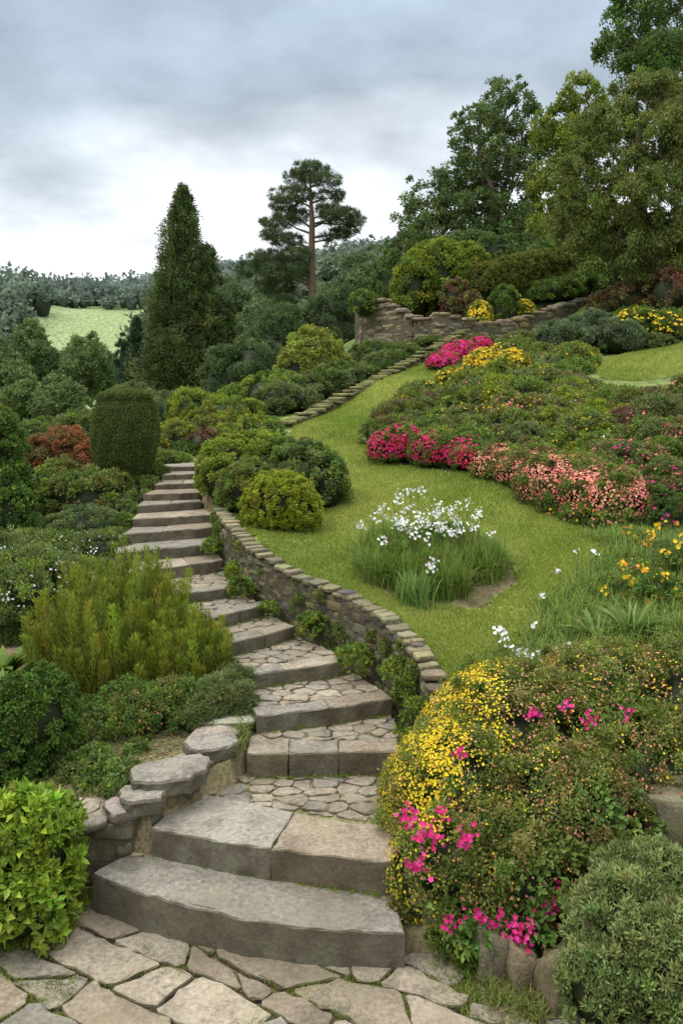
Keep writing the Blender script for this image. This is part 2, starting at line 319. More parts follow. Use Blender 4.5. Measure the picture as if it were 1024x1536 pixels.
# ------------------------------------------------------------------ stones
class NB:
    def __init__(s): s.v=[];s.f=[];s.c=[];s.m=[]
    def slab(s,pts,z,th,col,bev=.012,jit=.004,seg=.07,tilt=None,m=0):
        pts=np.asarray(pts,float); out=[]
        for i in range(len(pts)):
            a=pts[i];b=pts[(i+1)%len(pts)]; k=max(1,int(np.linalg.norm(b-a)/seg))
            for j in range(k): out.append(a+(b-a)*j/k)
        q=np.array(out); n=len(q)
        ar=.5*np.sum(q[:,0]*np.roll(q[:,1],-1)-np.roll(q[:,0],-1)*q[:,1])
        if ar<0: q=q[::-1]
        t=np.roll(q,-1,0)-np.roll(q,1,0); nr=unit(np.stack([t[:,1],-t[:,0]],1)); q=q+nr*rng.normal(size=(n,1))*jit
        c=q.mean(0); tx,ty=(rng.normal(size=2)*.006 if tilt is None else tilt)
        zz=lambda r:z+(r[:,0]-c[0])*tx+(r[:,1]-c[1])*ty+rng.normal(size=n)*jit*.4
        rings=[np.column_stack([q-nr*rng.uniform(0,bev,(n,1)),np.full(n,z-th)]),np.column_stack([q-nr*rng.uniform(-.3,.6,(n,1))*bev,np.full(n,z-th*.5)]),np.column_stack([q,zz(q)-bev*1.1]),np.column_stack([q-nr*bev*.45,zz(q)-bev*.3]),np.column_stack([q-nr*bev*1.3,zz(q)])]
        b0=len(s.v); s.v+= [tuple(v) for r in rings for v in r]; s.c+=[tuple(col)]*(5*n)
        for k in range(4):
            for i in range(n): s.f.append((b0+k*n+i,b0+k*n+(i+1)%n,b0+(k+1)*n+(i+1)%n,b0+(k+1)*n+i)); s.m.append(m)
        s.f.append(tuple(b0+4*n+i for i in range(n))); s.m.append(m)
    def poly(s,pts,z,col,m=1):
        b0=len(s.v); s.v+=[(a[0],a[1],z) for a in pts]; s.c+=[tuple(col)]*len(pts); s.f.append(tuple(range(b0,b0+len(pts)))); s.m.append(m)
    def build(s,name,mats):
        me=bpy.data.meshes.new(name); me.from_pydata(s.v,[],s.f); me.polygons.foreach_set('material_index',s.m)
        me.polygons.foreach_set('use_smooth',np.zeros(len(s.f),bool))
        at=me.color_attributes.new('Col','FLOAT_COLOR','POINT'); at.data.foreach_set('color',np.hstack([np.array(s.c),np.ones((len(s.c),1))]).ravel())
        for k in mats: me.materials.append(k)
        me.update(); ob=bpy.data.objects.new(name,me); bpy.context.collection.objects.link(ob); return ob
def clip(poly,n,c): # keep n.p<=c
    out=[]
    for i in range(len(poly)):
        a=poly[i];b=poly[(i+1)%len(poly)]; da=a@n-c; db=b@n-c
        if da<=0: out.append(a)
        if da*db<0: out.append(a+(b-a)*da/(da-db))
    return out
def vor(region,seeds,gap,stretch=(1,1)):
    S=np.array(stretch,float); seeds=np.array(seeds)*S; res=[]; region=[np.array(r,float)*S for r in region]
    for i,s in enumerate(seeds):
        dd=((seeds-s)**2).sum(1); o=np.argsort(dd)[1:18]; poly=list(region)
        for j in o:
            n=seeds[j]-s; n=n/np.linalg.norm(n); mid=(s+seeds[j])/2; poly=clip(poly,n,mid@n-gap*rng.uniform(.35,.65)*np.linalg.norm(n*S))
            if len(poly)<3: break
        if len(poly)>=3:
            q=np.array(poly)/S; a=abs(.5*np.sum(q[:,0]*np.roll(q[:,1],-1)-np.roll(q[:,0],-1)*q[:,1]))
            if a>.003:
                r=[]
                for k in range(len(q)):
                    u,v=q[k],q[(k+1)%len(q)]; l=np.linalg.norm(v-u); f=min(.25,.02/max(l,1e-3)); r+=[u+(v-u)*f,v-(v-u)*f]
                res.append(np.array(r))
    return res
def stonecol(k=1.): 
    b=np.array([[.36,.30,.22],[.33,.285,.22],[.38,.32,.235],[.29,.265,.215],[.32,.26,.185]])[rng.integers(0,5)]
    return np.clip(b*k*rng.uniform(.8,1.12),0,1)
# patio: coursed irregular rectangular flags
nb=NB(); ang=math.radians(-30); ca,sa=math.cos(ang),math.sin(ang)
rot=lambda q:np.stack([q[...,0]*ca-q[...,1]*sa,q[...,0]*sa+q[...,1]*ca],-1)+np.array([0,3.7])
vs=[-3.2]
while vs[-1]<3.2: vs.append(vs[-1]+rng.choice([.18,.25,.31,.22]))
def vb(r,u): return vs[r]+.03*math.sin(2.3*u+r*1.7)+.018*math.sin(6.1*u+r*2.9)
for r in range(len(vs)-1):
    h=vs[r+1]-vs[r]; u=-4+rng.uniform(0,.4); sk=rng.normal()*.05
    while u<4:
        l=h*rng.choice([1.0,1.3,1.7,2.1,2.4])*rng.uniform(.9,1.1); s2=rng.normal()*.06; g=.008
        q=[(u+sk+g,vb(r,u)+g),(u+l*.5,vb(r,u+l*.5)+g*rng.uniform(.6,1.5)),(u+l+s2-g,vb(r,u+l)+g),(u+l-s2-g,vb(r+1,u+l)-g),(u+l*.45,vb(r+1,u+l*.45)-g*rng.uniform(.6,1.5)),(u-sk+g,vb(r+1,u)-g)]
        q=np.array(q); rr=[]
        for i in range(len(q)):
            if i in(1,4): rr.append(q[i]); continue
            a,b,c=q[i-1],q[i],q[(i+1)%6]; f=rng.uniform(.015,.045); rr+=[b+unit((a-b)[None])[0]*f,b+unit((c-b)[None])[0]*f]
        qq=rot(np.array(rr)); c=qq.mean(0); u+=l; sk=s2
        if not(-3.4<c[0]<1.3 and 1.8<c[1]<5.0): continue
        if c[1]>4.12+(c[0]+1.9)*.9 and c[0]<-1.2: continue
        if c[0]>.74 and c[1]>3.95: continue
        nb.slab(qq,rng.uniform(-.007,.006),.04,stonecol(.98),.009,.006,.05)
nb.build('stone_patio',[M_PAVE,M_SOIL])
# steps
nb=NB()
for k in range(len(ST)):
    l,r,z=SL[k],SR[k],SZ[k]; l2,r2=SL[k+1],SR[k+1]; ris=z-(SZ[k-1] if k else -.03)
    bulge={0:.11,1:.03}.get(k,.015)
    ax=r-l; pn=np.array([-ax[1],ax[0]]); pn/=np.linalg.norm(pn)
    if pn[1]<0: pn=-pn
    ph=rng.uniform(0,6,2)
    front=lambda s: l+ax*s-pn*(bulge*math.sin(math.pi*s)**.8+.008*math.sin(5*s+ph[0])+.003*math.sin(13*s+ph[1]))
    dep=min(np.linalg.norm(((l2+r2)/2-(l+r)/2)),9); full=(k==0 or k>=8)
    w={1:.40,2:.2}.get(k,.15)
    nst={0:1,1:2,2:3,3:2,4:2,5:2}.get(k,1 if k%2 else 2); cut=[0]+sorted(np.clip((np.arange(1,nst)/nst+rng.uniform(-.15,.15,nst-1)),.15,.85).tolist())+[1]
    if k==1: cut=[0,.53,1]
    for a,b in zip(cut[:-1],cut[1:]):
        ss=np.linspace(a+.001,b-.001,max(3,int(11*(b-a)))) if nst>1 else np.linspace(0,1,15)
        fr=[front(s)-pn*.015 for s in ss]
        if full and k>0: bk=[ (l2+(r2-l2)*s)+np.array([0,.06]) for s in ss[::-1]]
        elif k==0:
            L2=l2+np.array([-.12,.06]); bk=[L2+(r2-L2)*s+np.array([0,.05]) for s in ss[::-1]]
        else: bk=[l+ax*s+pn*w*(1+.12*math.sin(5*s+k)) for s in ss[::-1]]
        nb.slab(fr+bk,z+rng.uniform(-.003,.003),ris+.06,stonecol(1.04 if k<2 else .97),.012,.0045,.06)
    if not full:
        reg=[l+pn*(w+.01),r+pn*(w+.01),r2+np.array([.02,.08]),l2+np.array([-.02,.08])]
        if k==1: reg[0]=l+pn*w+np.array([.04,0])
        R=np.array(reg); mn,mx=R.min(0),R.max(0); sd=[]; cell=.19; row=0; yy=mn[1]-.1
        while yy<mx[1]+.2:
            o=rng.uniform(0,cell); xx=mn[0]-.3+o
            while xx<mx[0]+.3: sd.append((xx+rng.uniform(-.05,.05),yy+rng.uniform(-.03,.03))); xx+=cell*rng.uniform(.7,1.35)
            yy+=.11
        for q in vor(reg,sd,.010,(1,1.3)): nb.slab(q,z-.006+rng.uniform(-.006,.003),.05,stonecol(.97),.008,.005,.04)
    g=[l+np.array([.01,.03]),r+np.array([-.01,.03]),r2+np.array([-.01,.1]),l2+np.array([.01,.1])]
    nb.poly(g,z-.022,(.15,.14,.065),1)
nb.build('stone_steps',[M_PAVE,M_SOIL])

def rock(mb,c,r,rot,col,se=.4,lump=.07): sphere(mb,c,r,col,18,11,lump,0,rot,se,True,.022)
WC=[(.20,.17,.125),(.15,.135,.105),(.24,.205,.155),(.17,.155,.135),(.19,.155,.11)]
def drywall(name,pts,base,L=.17,rh=.1,th=.16,capL=.26,capH=.045,cap=True,cols=WC,capcol=None,mat=None):
    pts=np.array(pts,float); mb=MB(); seg=np.linalg.norm(np.diff(pts[:,:2],axis=0),axis=1); s=np.concatenate([[0],np.cumsum(seg)]); T=s[-1]
    at=lambda q:np.array([np.interp(q,s,pts[:,i]) for i in range(3)])
    bs=lambda q:np.interp(q,s,base)
    def ang(q):
        a,b=at(max(q-.05,0)),at(min(q+.05,T)); return math.atan2(b[1]-a[1],b[0]-a[0])
    q=np.linspace(0,T,int(T/.12)+2)
    V=[];F=[]
    for i,a in enumerate(q):
        c=at(a);an=ang(a);nx,ny=-math.sin(an)*th*.44,math.cos(an)*th*.44;zb=bs(a)-.1;zt=c[2]-.04
        V+=[(c[0]-nx,c[1]-ny,zb),(c[0]-nx,c[1]-ny,zt),(c[0]+nx,c[1]+ny,zt),(c[0]+nx,c[1]+ny,zb)]
        if i: o=4*(i-1); F+=[(o+j,o+j+4,o+(j+1)%4+4,o+(j+1)%4) for j in range(3)]
    mb.add(V,F,(.15,.125,.085),0)
    hmax=max(p[2]-b for p,b in zip(pts,base))
    for j in range(int(hmax/rh)+2):
        a=rng.uniform(0,L)
        while a<T:
            l=L*rng.uniform(.4,1.7); c=at(min(a+l/2,T)); h=rh*rng.uniform(.7,1.45); z=c[2]-capH-rh*(j+.5)+rng.normal()*rh*.2
            if z>bs(min(a+l/2,T))-rh: rock(mb,(c[0],c[1],z),(l*.53,th*.5*rng.uniform(.86,1.08),h*.52),ang(a+l/2)+rng.normal()*.05,pal(cols,1,.22)[0],rng.uniform(.35,.6),.11)
            a+=l
    if cap:
        a=0
        while a<T:
            l=capL*rng.uniform(.5,1.4); c=at(min(a+l/2,T))
            rock(mb,(c[0]+rng.normal()*th*.05,c[1]+rng.normal()*th*.05,c[2]-capH*.6+rng.normal()*.008),(l*.53,th*.6*rng.uniform(.8,1.15),capH*rng.uniform(.8,1.2)),ang(a+l/2)+rng.normal()*.1,pal(capcol or [(.24,.205,.155),(.27,.235,.18),(.20,.18,.14)],1,.15)[0],.38,.08); a+=l
    return mb.build(name,[mat or M_WALL])
wb=[min(gh(w[0]-.12,w[1]),w[2]-.1) for w in WALL[:12]]
drywall('stone_retaining_wall',WALL[:12],wb,.13,.075,.14,.13,.022)
# low wall on the left of the lower steps
LWC=[(.30,.25,.185),(.24,.20,.15),(.34,.29,.22)]
lw=[(-2.0,5.0,.40),(-1.62,4.93,.46),(-1.28,4.97,.50),(-1.10,5.25,.54),(-.93,5.6,.58),(-.84,5.95,.64)]
drywall('dry_stone_wall',lw,[0,0,0,.1,.35,.5],.26,.12,.24,.34,.04,True,LWC,[(.36,.31,.24),(.31,.27,.21)],M_PAVE)
nb=NB()
for (b,e,y,rx,ry,th,ro) in [(318,1110,5.55,.20,.15,.10,.5),(346,1080,5.95,.15,.12,.09,.6),(256,1150,5.15,.27,.17,.11,.45),(212,1186,4.96,.15,.13,.10,.1),(112,1206,4.98,.17,.12,.10,0)]:
    x0,y0,z0=P(b,e,y); m=9; a=np.sort(np.arange(m)*2*np.pi/m+rng.uniform(-.22,.22,m)); q=[]
    for t in a:
        cx=np.sign(math.cos(t))*abs(math.cos(t))**.65*rx*rng.uniform(.85,1.08); cy=np.sign(math.sin(t))*abs(math.sin(t))**.65*ry*rng.uniform(.85,1.08)
        q.append((x0+cx*math.cos(ro)-cy*math.sin(ro),y0+cx*math.sin(ro)+cy*math.cos(ro)))
    nb.slab(q,z0,th,stonecol(1.02),.02,.006,.04,(rng.normal()*.03,rng.normal()*.03))
nb.build('wall_cap_stones',[M_PAVE])
# boulders at the right edge
for (b,e,y,rx,ry,rz,ro) in [(737,1440,4.18,.085,.1,.17,.1),(778,1462,4.12,.08,.09,.17,.2),(850,1480,4.0,.14,.12,.18,.1),(1005,1225,4.55,.16,.15,.15,.3),(925,1500,3.95,.12,.12,.13,0)]:
    mb=MB(); rock(mb,P(b,e,y),(rx,ry,rz),ro,pal([(.24,.20,.155),(.2,.175,.14)],1,.1)[0],.5,.18); mb.build('boulder',[M_WALL])
# far walls
e=[(430,634,15.4),(500,600,17.3),(560,569,19.2),(630,531,21.2),(697,494,23.6)]
drywall('stone_edging_wall',[P(*q) for q in e],[Z(q[1],q[2])-.5 for q in e],.22,.10,.3,.3,.04,True,[(.17,.15,.08),(.14,.13,.07),(.2,.16,.1)],[(.2,.19,.09),(.16,.16,.07)])
TW=[(.33,.27,.195),(.27,.22,.16),(.38,.315,.23)]
e=[(538,455,25.6),(575,449,24.8),(622,474,24.2)]
drywall('stone_garden_wall',[P(*q) for q in e],[4.1,4.1,4.2],.30,.14,.4,.4,.06,True,TW,TW)
e=[(620,482,24.1),(660,468,24.0),(700,478,24.0)]
drywall('stone_garden_wall',[P(*q) for q in e],[4.2,4.3,4.4],.30,.14,.4,.4,.06,True,TW,TW)
e=[(697,486,24.0),(760,481,24.6),(820,463,25.4),(872,449,26.2)]
drywall('stone_garden_wall',[P(*q) for q in e],[4.4,4.5,4.9,5.4],.34,.15,.4,.5,.06,True,TW,TW)

# ------------------------------------------------------------------ plants
DK=[(.032,.06,.016),(.04,.07,.018),(.027,.05,.015)]
MG=[(.055,.10,.022),(.07,.12,.026),(.05,.085,.02)]
YG=[(.145,.18,.025),(.125,.165,.022),(.17,.19,.03)]
LG=[(.095,.14,.03),(.115,.16,.035),(.08,.125,.028)]
GG=[(.095,.12,.05),(.115,.14,.06),(.08,.105,.042)]
BG=[(.085,.12,.07),(.10,.135,.08),(.07,.10,.058)]
OL=[(.105,.108,.035),(.09,.095,.03),(.125,.125,.045)]
BR=[(.17,.12,.065),(.14,.11,.06),(.13,.12,.05)]
RD=[(.19,.07,.05),(.15,.075,.05),(.16,.10,.05)]
OR=[(.32,.14,.055),(.28,.13,.05),(.2,.14,.045)]
YEL=[(.78,.54,.02),(.8,.6,.04),(.68,.46,.02)]; LEM=[(.72,.56,.02),(.78,.62,.04),(.62,.46,.02)]; WH=[(.8,.8,.78)]; MAG=[(.62,.03,.20),(.7,.06,.28),(.5,.02,.13)]
RED=[(.58,.02,.07),(.66,.05,.13),(.48,.015,.05)]; PNK=[(.78,.24,.20),(.8,.33,.26),(.72,.16,.17)]; ORG=[(.8,.28,.02),(.75,.4,.03)]
def ground_fix(bl):
    out=[]
    for b in bl:
        b=list(b); g=gh(b[0],b[1])-.05; 
        if b[2]-b[5]*.8>g: top=b[2]+b[5]; nr=(top-g)/1.85; b[5]=nr; b[2]=top-nr
        out.append(b)
    return out
def shrub(name,bl,L,W,cols,cov=3.,fl=(),fix=True,stem=True,**kw):
    if fix: bl=ground_fix(bl)
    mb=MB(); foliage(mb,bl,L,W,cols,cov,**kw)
    for f in fl: sprinkle(mb,bl,**f)
    b=bl[0]; g=gh(b[0],b[1])
    limb(mb,(b[0],b[1],g-.1),(b[0],b[1],b[2]),.03,.012,(.1,.07,.04),0,2)
    return mb.build(name,[M_LEAF,M_FLOW,M_BARK])
# --- left foreground
shrub('hydrangea_bush',[B(45,1275,4.55,75,85),B(20,1345,4.45,80,70),B(85,1330,4.6,40,65)],.055,.034,[(.13,.195,.026),(.11,.17,.024),(.16,.22,.03)],3.6,cr=.3,corek=.68)
shrub('box_bush',[B(48,1085,5.6,66,82),B(5,1120,5.5,60,60)],.028,.017,[(.055,.10,.02),(.07,.12,.024),(.045,.08,.018)],3.6,cr=.18)
shrub('barberry_shrub',[B(215,1095,6.0,60,58),B(262,1060,6.1,40,38),B(190,1060,6.2,40,35)],.026,.012,OL+MG+LG,2.6,fl=[dict(n=60,s=.012,cols=[(.5,.15,.1)],k=4)],spread=(.3,1.3),corek=.65)
shrub('juniper_shrub',[B(335,1058,6.15,48,36),B(300,1085,6.0,40,30),B(350,1030,6.4,30,25)],.045,.007,GG,5,cr=.3,up=.2,spread=(.2,1.2))
def plumes(name,n,cols,L=.05,W=.009,per=260):
    mb=MB()
    for (cx,cy,h,r,m) in n:
        for i in range(m):
            a=rng.uniform(0,6.28); q=math.sqrt(rng.random()); x=cx+r*q*math.cos(a); y=cy+r*q*math.sin(a); z=gh(x,y)-.05
            hh=h*(1-.45*q*q)*rng.uniform(.7,1.15); lean=np.array([math.cos(a)*q*.28,math.sin(a)*q*.28,1.]); lean/=np.linalg.norm(lean)
            t=rng.random(per)**.85; rad=.075*(1-t)**.6+.008; base=np.array([x,y,z])+lean*(t*hh)[:,None]
            rd=rdir(per); rd[:,2]*=.3; rd=unit(rd); p=base+rd*rad[:,None]*rng.uniform(.2,1,(per,1))
            c=pal(cols,1,.12)[0]*(.85+.3*t[:,None])*(1+.12*rng.normal(size=(per,1)))
            leaves(mb,p,rd*.7+np.array([0,0,1.]),L*rng.uniform(.6,1.2,per),W,c)
            tube(mb,[np.array([x,y,z]),np.array([x,y,z])+lean*hh*.8],[.006,.003],(.09,.06,.03),1,4)
    return mb.build(name,[M_LEAF,M_BARK])
GC=[(.12,.15,.02),(.145,.165,.024),(.10,.13,.02)]
plumes('golden_conifer_shrub',[(-2.05,6.95,.98,.55,150),(-1.65,7.1,.85,.3,40)],GC)
plumes('golden_conifer_shrub',[(-1.33,6.6,.62,.32,75)],GC)
def hosta(name,cx,cy,n,L,cols,wd=.3):
    mb=MB(); a=rng.uniform(0,6.28,n); hd=np.stack([np.cos(a),np.sin(a),0*a],1); b=np.array([cx,cy,gh(cx,cy)])+hd*.04
    blades(mb,b,hd,L*rng.uniform(.7,1.2,n),L*wd,rng.uniform(.4,1.2,n),pal(cols,n,.12)); return mb.build(name,[M_LEAF])
hosta('hosta_plant',-2.72,6.35,40,.42,LG); hosta('hosta_plant',-2.9,6.9,30,.4,LG)
wf=dict(n=170,s=.014,cols=WH,clump=3,spread=.03,k=5)
shrub('white_flowering_shrub',[B(40,880,7.9,80,50),B(-20,850,8.3,70,50),B(100,880,8.2,60,35)],.035,.014,GG+LG,2.4,fl=[wf],spread=(.3,1.3),corek=.65)
shrub('white_flowering_shrub',[B(60,835,9.0,80,35),B(150,830,9.0,45,28),B(195,880,8.4,35,26)],.035,.014,GG+LG,2.4,fl=[dict(wf,n=90)],spread=(.3,1.3),corek=.65)
shrub('catmint_plant',[B(225,905,7.9,34,26),B(280,950,7.2,28,22)],.035,.01,GG+MG,3)
shrub('blue_green_shrub',[B(130,790,9.7,52,28),B(170,768,10.2,34,20),B(90,800,9.5,36,24)],.035,.016,BG+GG,2.6)
shrub('viburnum_shrub',[B(125,745,10.4,65,36),B(90,720,10.8,40,28),B(165,735,10.6,32,22)],.045,.026,LG+OL,2.8)
shrub('laurel_bush',[B(-5,700,9.6,50,85),B(5,760,9.4,45,60)],.04,.024,[(.055,.095,.022),(.07,.12,.026)],3,fl=[dict(n=60,s=.03,cols=YG)])
shrub('laurel_bush',[B(-15,655,11.5,45,45)],.045,.028,YG,2.6)
shrub('orange_barberry_bush',[B(95,680,13.2,46,36),B(60,690,13,30,30),B(130,690,13,24,24)],.05,.024,OR,2.6)
shrub('low_shrub',[B(60,770,10.2,40,25),B(30,800,9.6,40,24)],.04,.02,MG+LG,2.5)
# topiary
def topiary():
    mb=MB(); cx,cy=X(188,11.3),11.3; g=gh(cx,cy); g=min(g,Z(733,11.3)); n=70000
    T_=[0,.04,.15,.35,.58,.76,.88,.95,.985,1.0]; R_=[.17,.24,.32,.415,.465,.45,.41,.36,.28,.0]
    H=Z(586,11.3)-g
    t=rng.random(n); r=np.interp(t,T_[:8],R_[:8]); top=rng.random(n)<.2
    q=np.sqrt(rng.random(n)); r=np.where(top,.37*q,r); t=np.where(top,.95+.05*(1-q**4),t*.95)
    a=rng.uniform(0,6.28,n); z=g+H*t
    o=np.stack([np.cos(a),np.sin(a),0*a+.15*(t-.5)],1); o[top]=(0,0,1); o=unit(o)
    rr=r*(1+.025*np.sin(5*a+9*t)+.02*np.sin(11*a-14*t)); p=np.stack([cx+rr*np.cos(a),cy+rr*np.sin(a),z],1)-o*rng.uniform(-.015,.05,(n,1))
    c=pal([(.05,.075,.02),(.06,.09,.022),(.08,.09,.025)],n,.22)
    leaves(mb,p,o*.5+rdir(n)*.9,.022,.014,c,unit(o+rdir(n)*.6))
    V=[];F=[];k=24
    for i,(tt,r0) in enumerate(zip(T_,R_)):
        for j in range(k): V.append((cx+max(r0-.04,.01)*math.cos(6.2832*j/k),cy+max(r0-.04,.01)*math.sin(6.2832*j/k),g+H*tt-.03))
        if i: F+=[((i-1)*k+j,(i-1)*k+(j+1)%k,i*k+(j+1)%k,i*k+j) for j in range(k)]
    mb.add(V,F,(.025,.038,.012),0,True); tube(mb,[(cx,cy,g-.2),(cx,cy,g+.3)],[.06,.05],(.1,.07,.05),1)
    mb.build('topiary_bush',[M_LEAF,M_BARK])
topiary()
shrub('low_shrub',[B(228,738,11.0,14,12)],.03,.015,BR,2.5)
# shrubs beyond the steps
shrub('yellow_green_shrub',[B(265,660,14,40,26),B(310,640,14.5,40,24),B(235,675,13.6,20,16)],.05,.026,YG+OL,2.6)
shrub('red_leaved_shrub',[B(305,668,13.6,26,22)],.05,.024,RD,2.4)
shrub('euonymus_shrub',[B(350,622,17,50,24),B(290,605,18,40,18),B(400,590,19,40,26)],.06,.03,LG+YG,2.4)
shrub('euonymus_shrub',[B(380,648,14.5,45,22),B(340,655,14,30,18)],.05,.026,LG+YG,2.4)
shrub('grey_shrub',[B(430,600,18,50,22),B(250,612,19,45,20),B(200,600,20,45,22)],.065,.03,GG,2.4)
shrub('grey_shrub',[B(120,640,16,45,20),B(165,650,15.5,26,14),B(60,655,15,40,20)],.055,.028,GG+LG,2.4)
# bush group by the top of the steps
shrub('spirea_bush',[B(345,700,10.5,48,46),B(380,675,10.9,55,26),B(325,720,10.2,28,38)],.032,.02,[(.15,.19,.03),(.13,.17,.03)],3.2,cr=.2)
shrub('viburnum_bush',[B(455,705,10.2,52,42),B(490,718,10.0,34,32),B(425,690,10.6,42,30)],.042,.024,GG+LG,2.8,cr=.25)
shrub('azalea_bush',[B(378,728,9.7,50,36),B(360,735,9.6,32,34)],.032,.018,LG+OL,2.8,cr=.22)
shrub('golden_box_bush',[B(421,752,9.1,58,43),B(395,765,9.05,32,32),B(448,762,9.0,33,32)],.026,.017,[(.17,.20,.02),(.15,.185,.02),(.19,.215,.028)],3.6,cr=.13,fix=True)
# mid background shrubs
shrub('light_shrub',[B(470,528,22,46,34),B(445,545,21.6,28,24),B(500,545,22,26,24)],.075,.04,[(.18,.205,.045),(.16,.19,.05)],2.6)
shrub('grey_green_bush',[B(520,573,20,60,26),B(470,585,19.6,50,20),B(585,552,21.6,40,24),B(560,540,23,40,25)],.07,.03,GG+MG,2.6)
shrub('grey_green_bush',[B(600,528,23.2,34,12),B(645,514,23.4,24,8)],.07,.03,GG+LG,2.6)
shrub('light_shrub',[B(420,585,20,44,26),B(370,600,20,40,22)],.07,.035,LG,2.4)
shrub('dark_shrub',[B(420,510,32,50,50),B(380,560,30,50,50),B(500,480,33,50,50),B(340,570,30,40,45)],.12,.05,[(.06,.09,.045),(.07,.105,.05)],2.3)
shrub('rhododendron_bush',[B(660,408,27,52,46),B(620,430,26.6,32,40),B(700,400,27.2,34,32),B(635,395,27.2,34,26),B(715,425,27,20,24)],.12,.06,YG+LG,2.7,cr=.22,fl=[])
shrub('ivy_bush',[B(545,458,24.8,20,22)],.09,.06,LG+MG,2.5,fix=False)
shrub('red_leaved_shrub',[B(682,436,25.6,22,18),B(705,452,25.2,18,14)],.08,.04,RD+OL,2.5)
def hedge(name,pts,w,h,cols):
    mb=MB(); pts=np.array(pts); bl=[]
    for a,b in zip(pts[:-1],pts[1:]):
        for t in np.linspace(0,1,5)[:-1]:
            c=a+(b-a)*t; bl.append([c[0],c[1],c[2]-h*.3,w*1.1,w,h*1.3])
    foliage(mb,bl,.09,.05,cols,2.6,cr=.18,up=.1,stray=0); mb.build(name,[M_LEAF])
hedge('clipped_hedge',[P(722,425,26.4),P(760,414,26.8),P(810,404,27.2),P(850,402,28.)],.55,.6,[(.10,.115,.025),(.09,.10,.025)])
shrub('yellow_flowering_bush',[B(720,466,24.8,18,13)],.07,.03,LG,2,fl=[dict(n=420,s=.05,cols=YEL,k=4)])
shrub('green_bush',[B(757,456,25.0,24,26)],.07,.04,LG+MG,2.6)
shrub('yellow_flowering_bush',[B(785,464,25.2,17,13)],.07,.03,LG,2,fl=[dict(n=300,s=.05,cols=YEL,k=4)])
shrub('green_bush',[B(830,440,26.6,45,20),B(870,430,27,35,22)],.08,.04,MG+LG,2.4)
shrub('red_leaved_shrub',[B(950,440,24,35,20),B(1010,430,23,40,26),B(910,450,24.5,25,14)],.08,.04,RD+OL+BR,2.4)
# --- right slope borders
shrub('crimson_azalea',[B(664,546,19.6,24,18),B(690,532,20.2,28,20),B(722,520,21,20,15)],.05,.03,MG,2,fl=[dict(n=4200,s=.042,cols=RED+MAG,k=4,rr=(1.0,1.12))])
shrub('yellow_flowering_shrub',[B(685,572,17.4,30,18),B(730,556,18.2,34,30),B(768,566,17.2,28,38)],.055,.022,OL+LG,2.2,fl=[dict(n=1100,s=.036,cols=YEL,k=4,clump=2,spread=.05)],spread=(.3,1.3),corek=.62)
shrub('blue_green_shrub',[B(840,512,20,42,26),B(890,500,20.6,44,28),B(930,505,20,34,22)],.07,.03,BG,2.6)
shrub('yellow_flowering_shrub',[B(955,488,21,40,24),B(1005,495,20.8,36,26)],.065,.03,LG+MG,2.2,fl=[dict(n=420,s=.045,cols=YEL,k=4)])
shrub('sedge_shrub',[B(610,632,14.8,46,28),B(665,620,15,46,30),B(715,615,15,40,30),B(580,650,13.6,26,18)],.06,.014,OL+BR+LG,3,spread=(.3,1.3),corek=.65)
shrub('sage_shrub',[B(560,650,13.5,20,16),B(700,648,13.2,40,22),B(640,648,13.4,40,18)],.05,.018,GG+LG,2.6,spread=(.3,1.2),corek=.65)
specs=[(800,600,16,46,34,OL+LG),(850,598,15.8,44,32,BR+OL),(905,608,15.0,44,26,LG+OL),(770,618,14.8,40,32,GG),(830,648,13,44,32,YG+OL),(880,655,12.4,46,34,YG+GG),(960,610,14.6,40,22,GG+BR),(1010,616,14,40,26,OL+LG),
 (900,635,13.6,40,28,OL),(950,648,12.6,44,32,GG+RD),(1010,672,11.6,40,40,BR+LG),(780,652,13.2,34,28,GG+LG),(740,635,13.8,34,28,OL),(930,690,11,40,30,GG+LG),(1000,730,10.2,44,36,MG+BR),(855,545,18.5,36,22,OL+LG),(805,560,18,30,26,BR+LG),
 (880,690,11.8,40,26,YG),(970,700,11,34,30,LG+OL),(830,620,14.5,40,30,GG+YG),(980,640,13,40,30,LG+BR)]
for (b,e,y,rx,rz,c) in specs:
    f=[]
    if (b,e) in ((950,648),(1010,672),(970,700),(1000,730),(930,690)): f=[dict(n=80,s=.022,cols=PNK+MAG,clump=3,spread=.04)]
    if (b,e) in ((805,560),(855,545),(740,635),(905,608),(800,600)): f=[dict(n=130,s=.032,cols=YEL,k=4,clump=2,spread=.05)]
    if (b,e)==(880,655): f=[dict(n=60,s=.022,cols=YEL,k=4)]
    shrub('perennial_shrub',[B(b,e,y,rx,rz),B(b+rx*.6,e+8,y-.3,rx*.6,rz*.7),B(b-rx*.6,e+10,y-.2,rx*.55,rz*.65)],.0042*y,.0019*y,c,2.5,fl=f,spread=(.3,1.35),corek=.64)
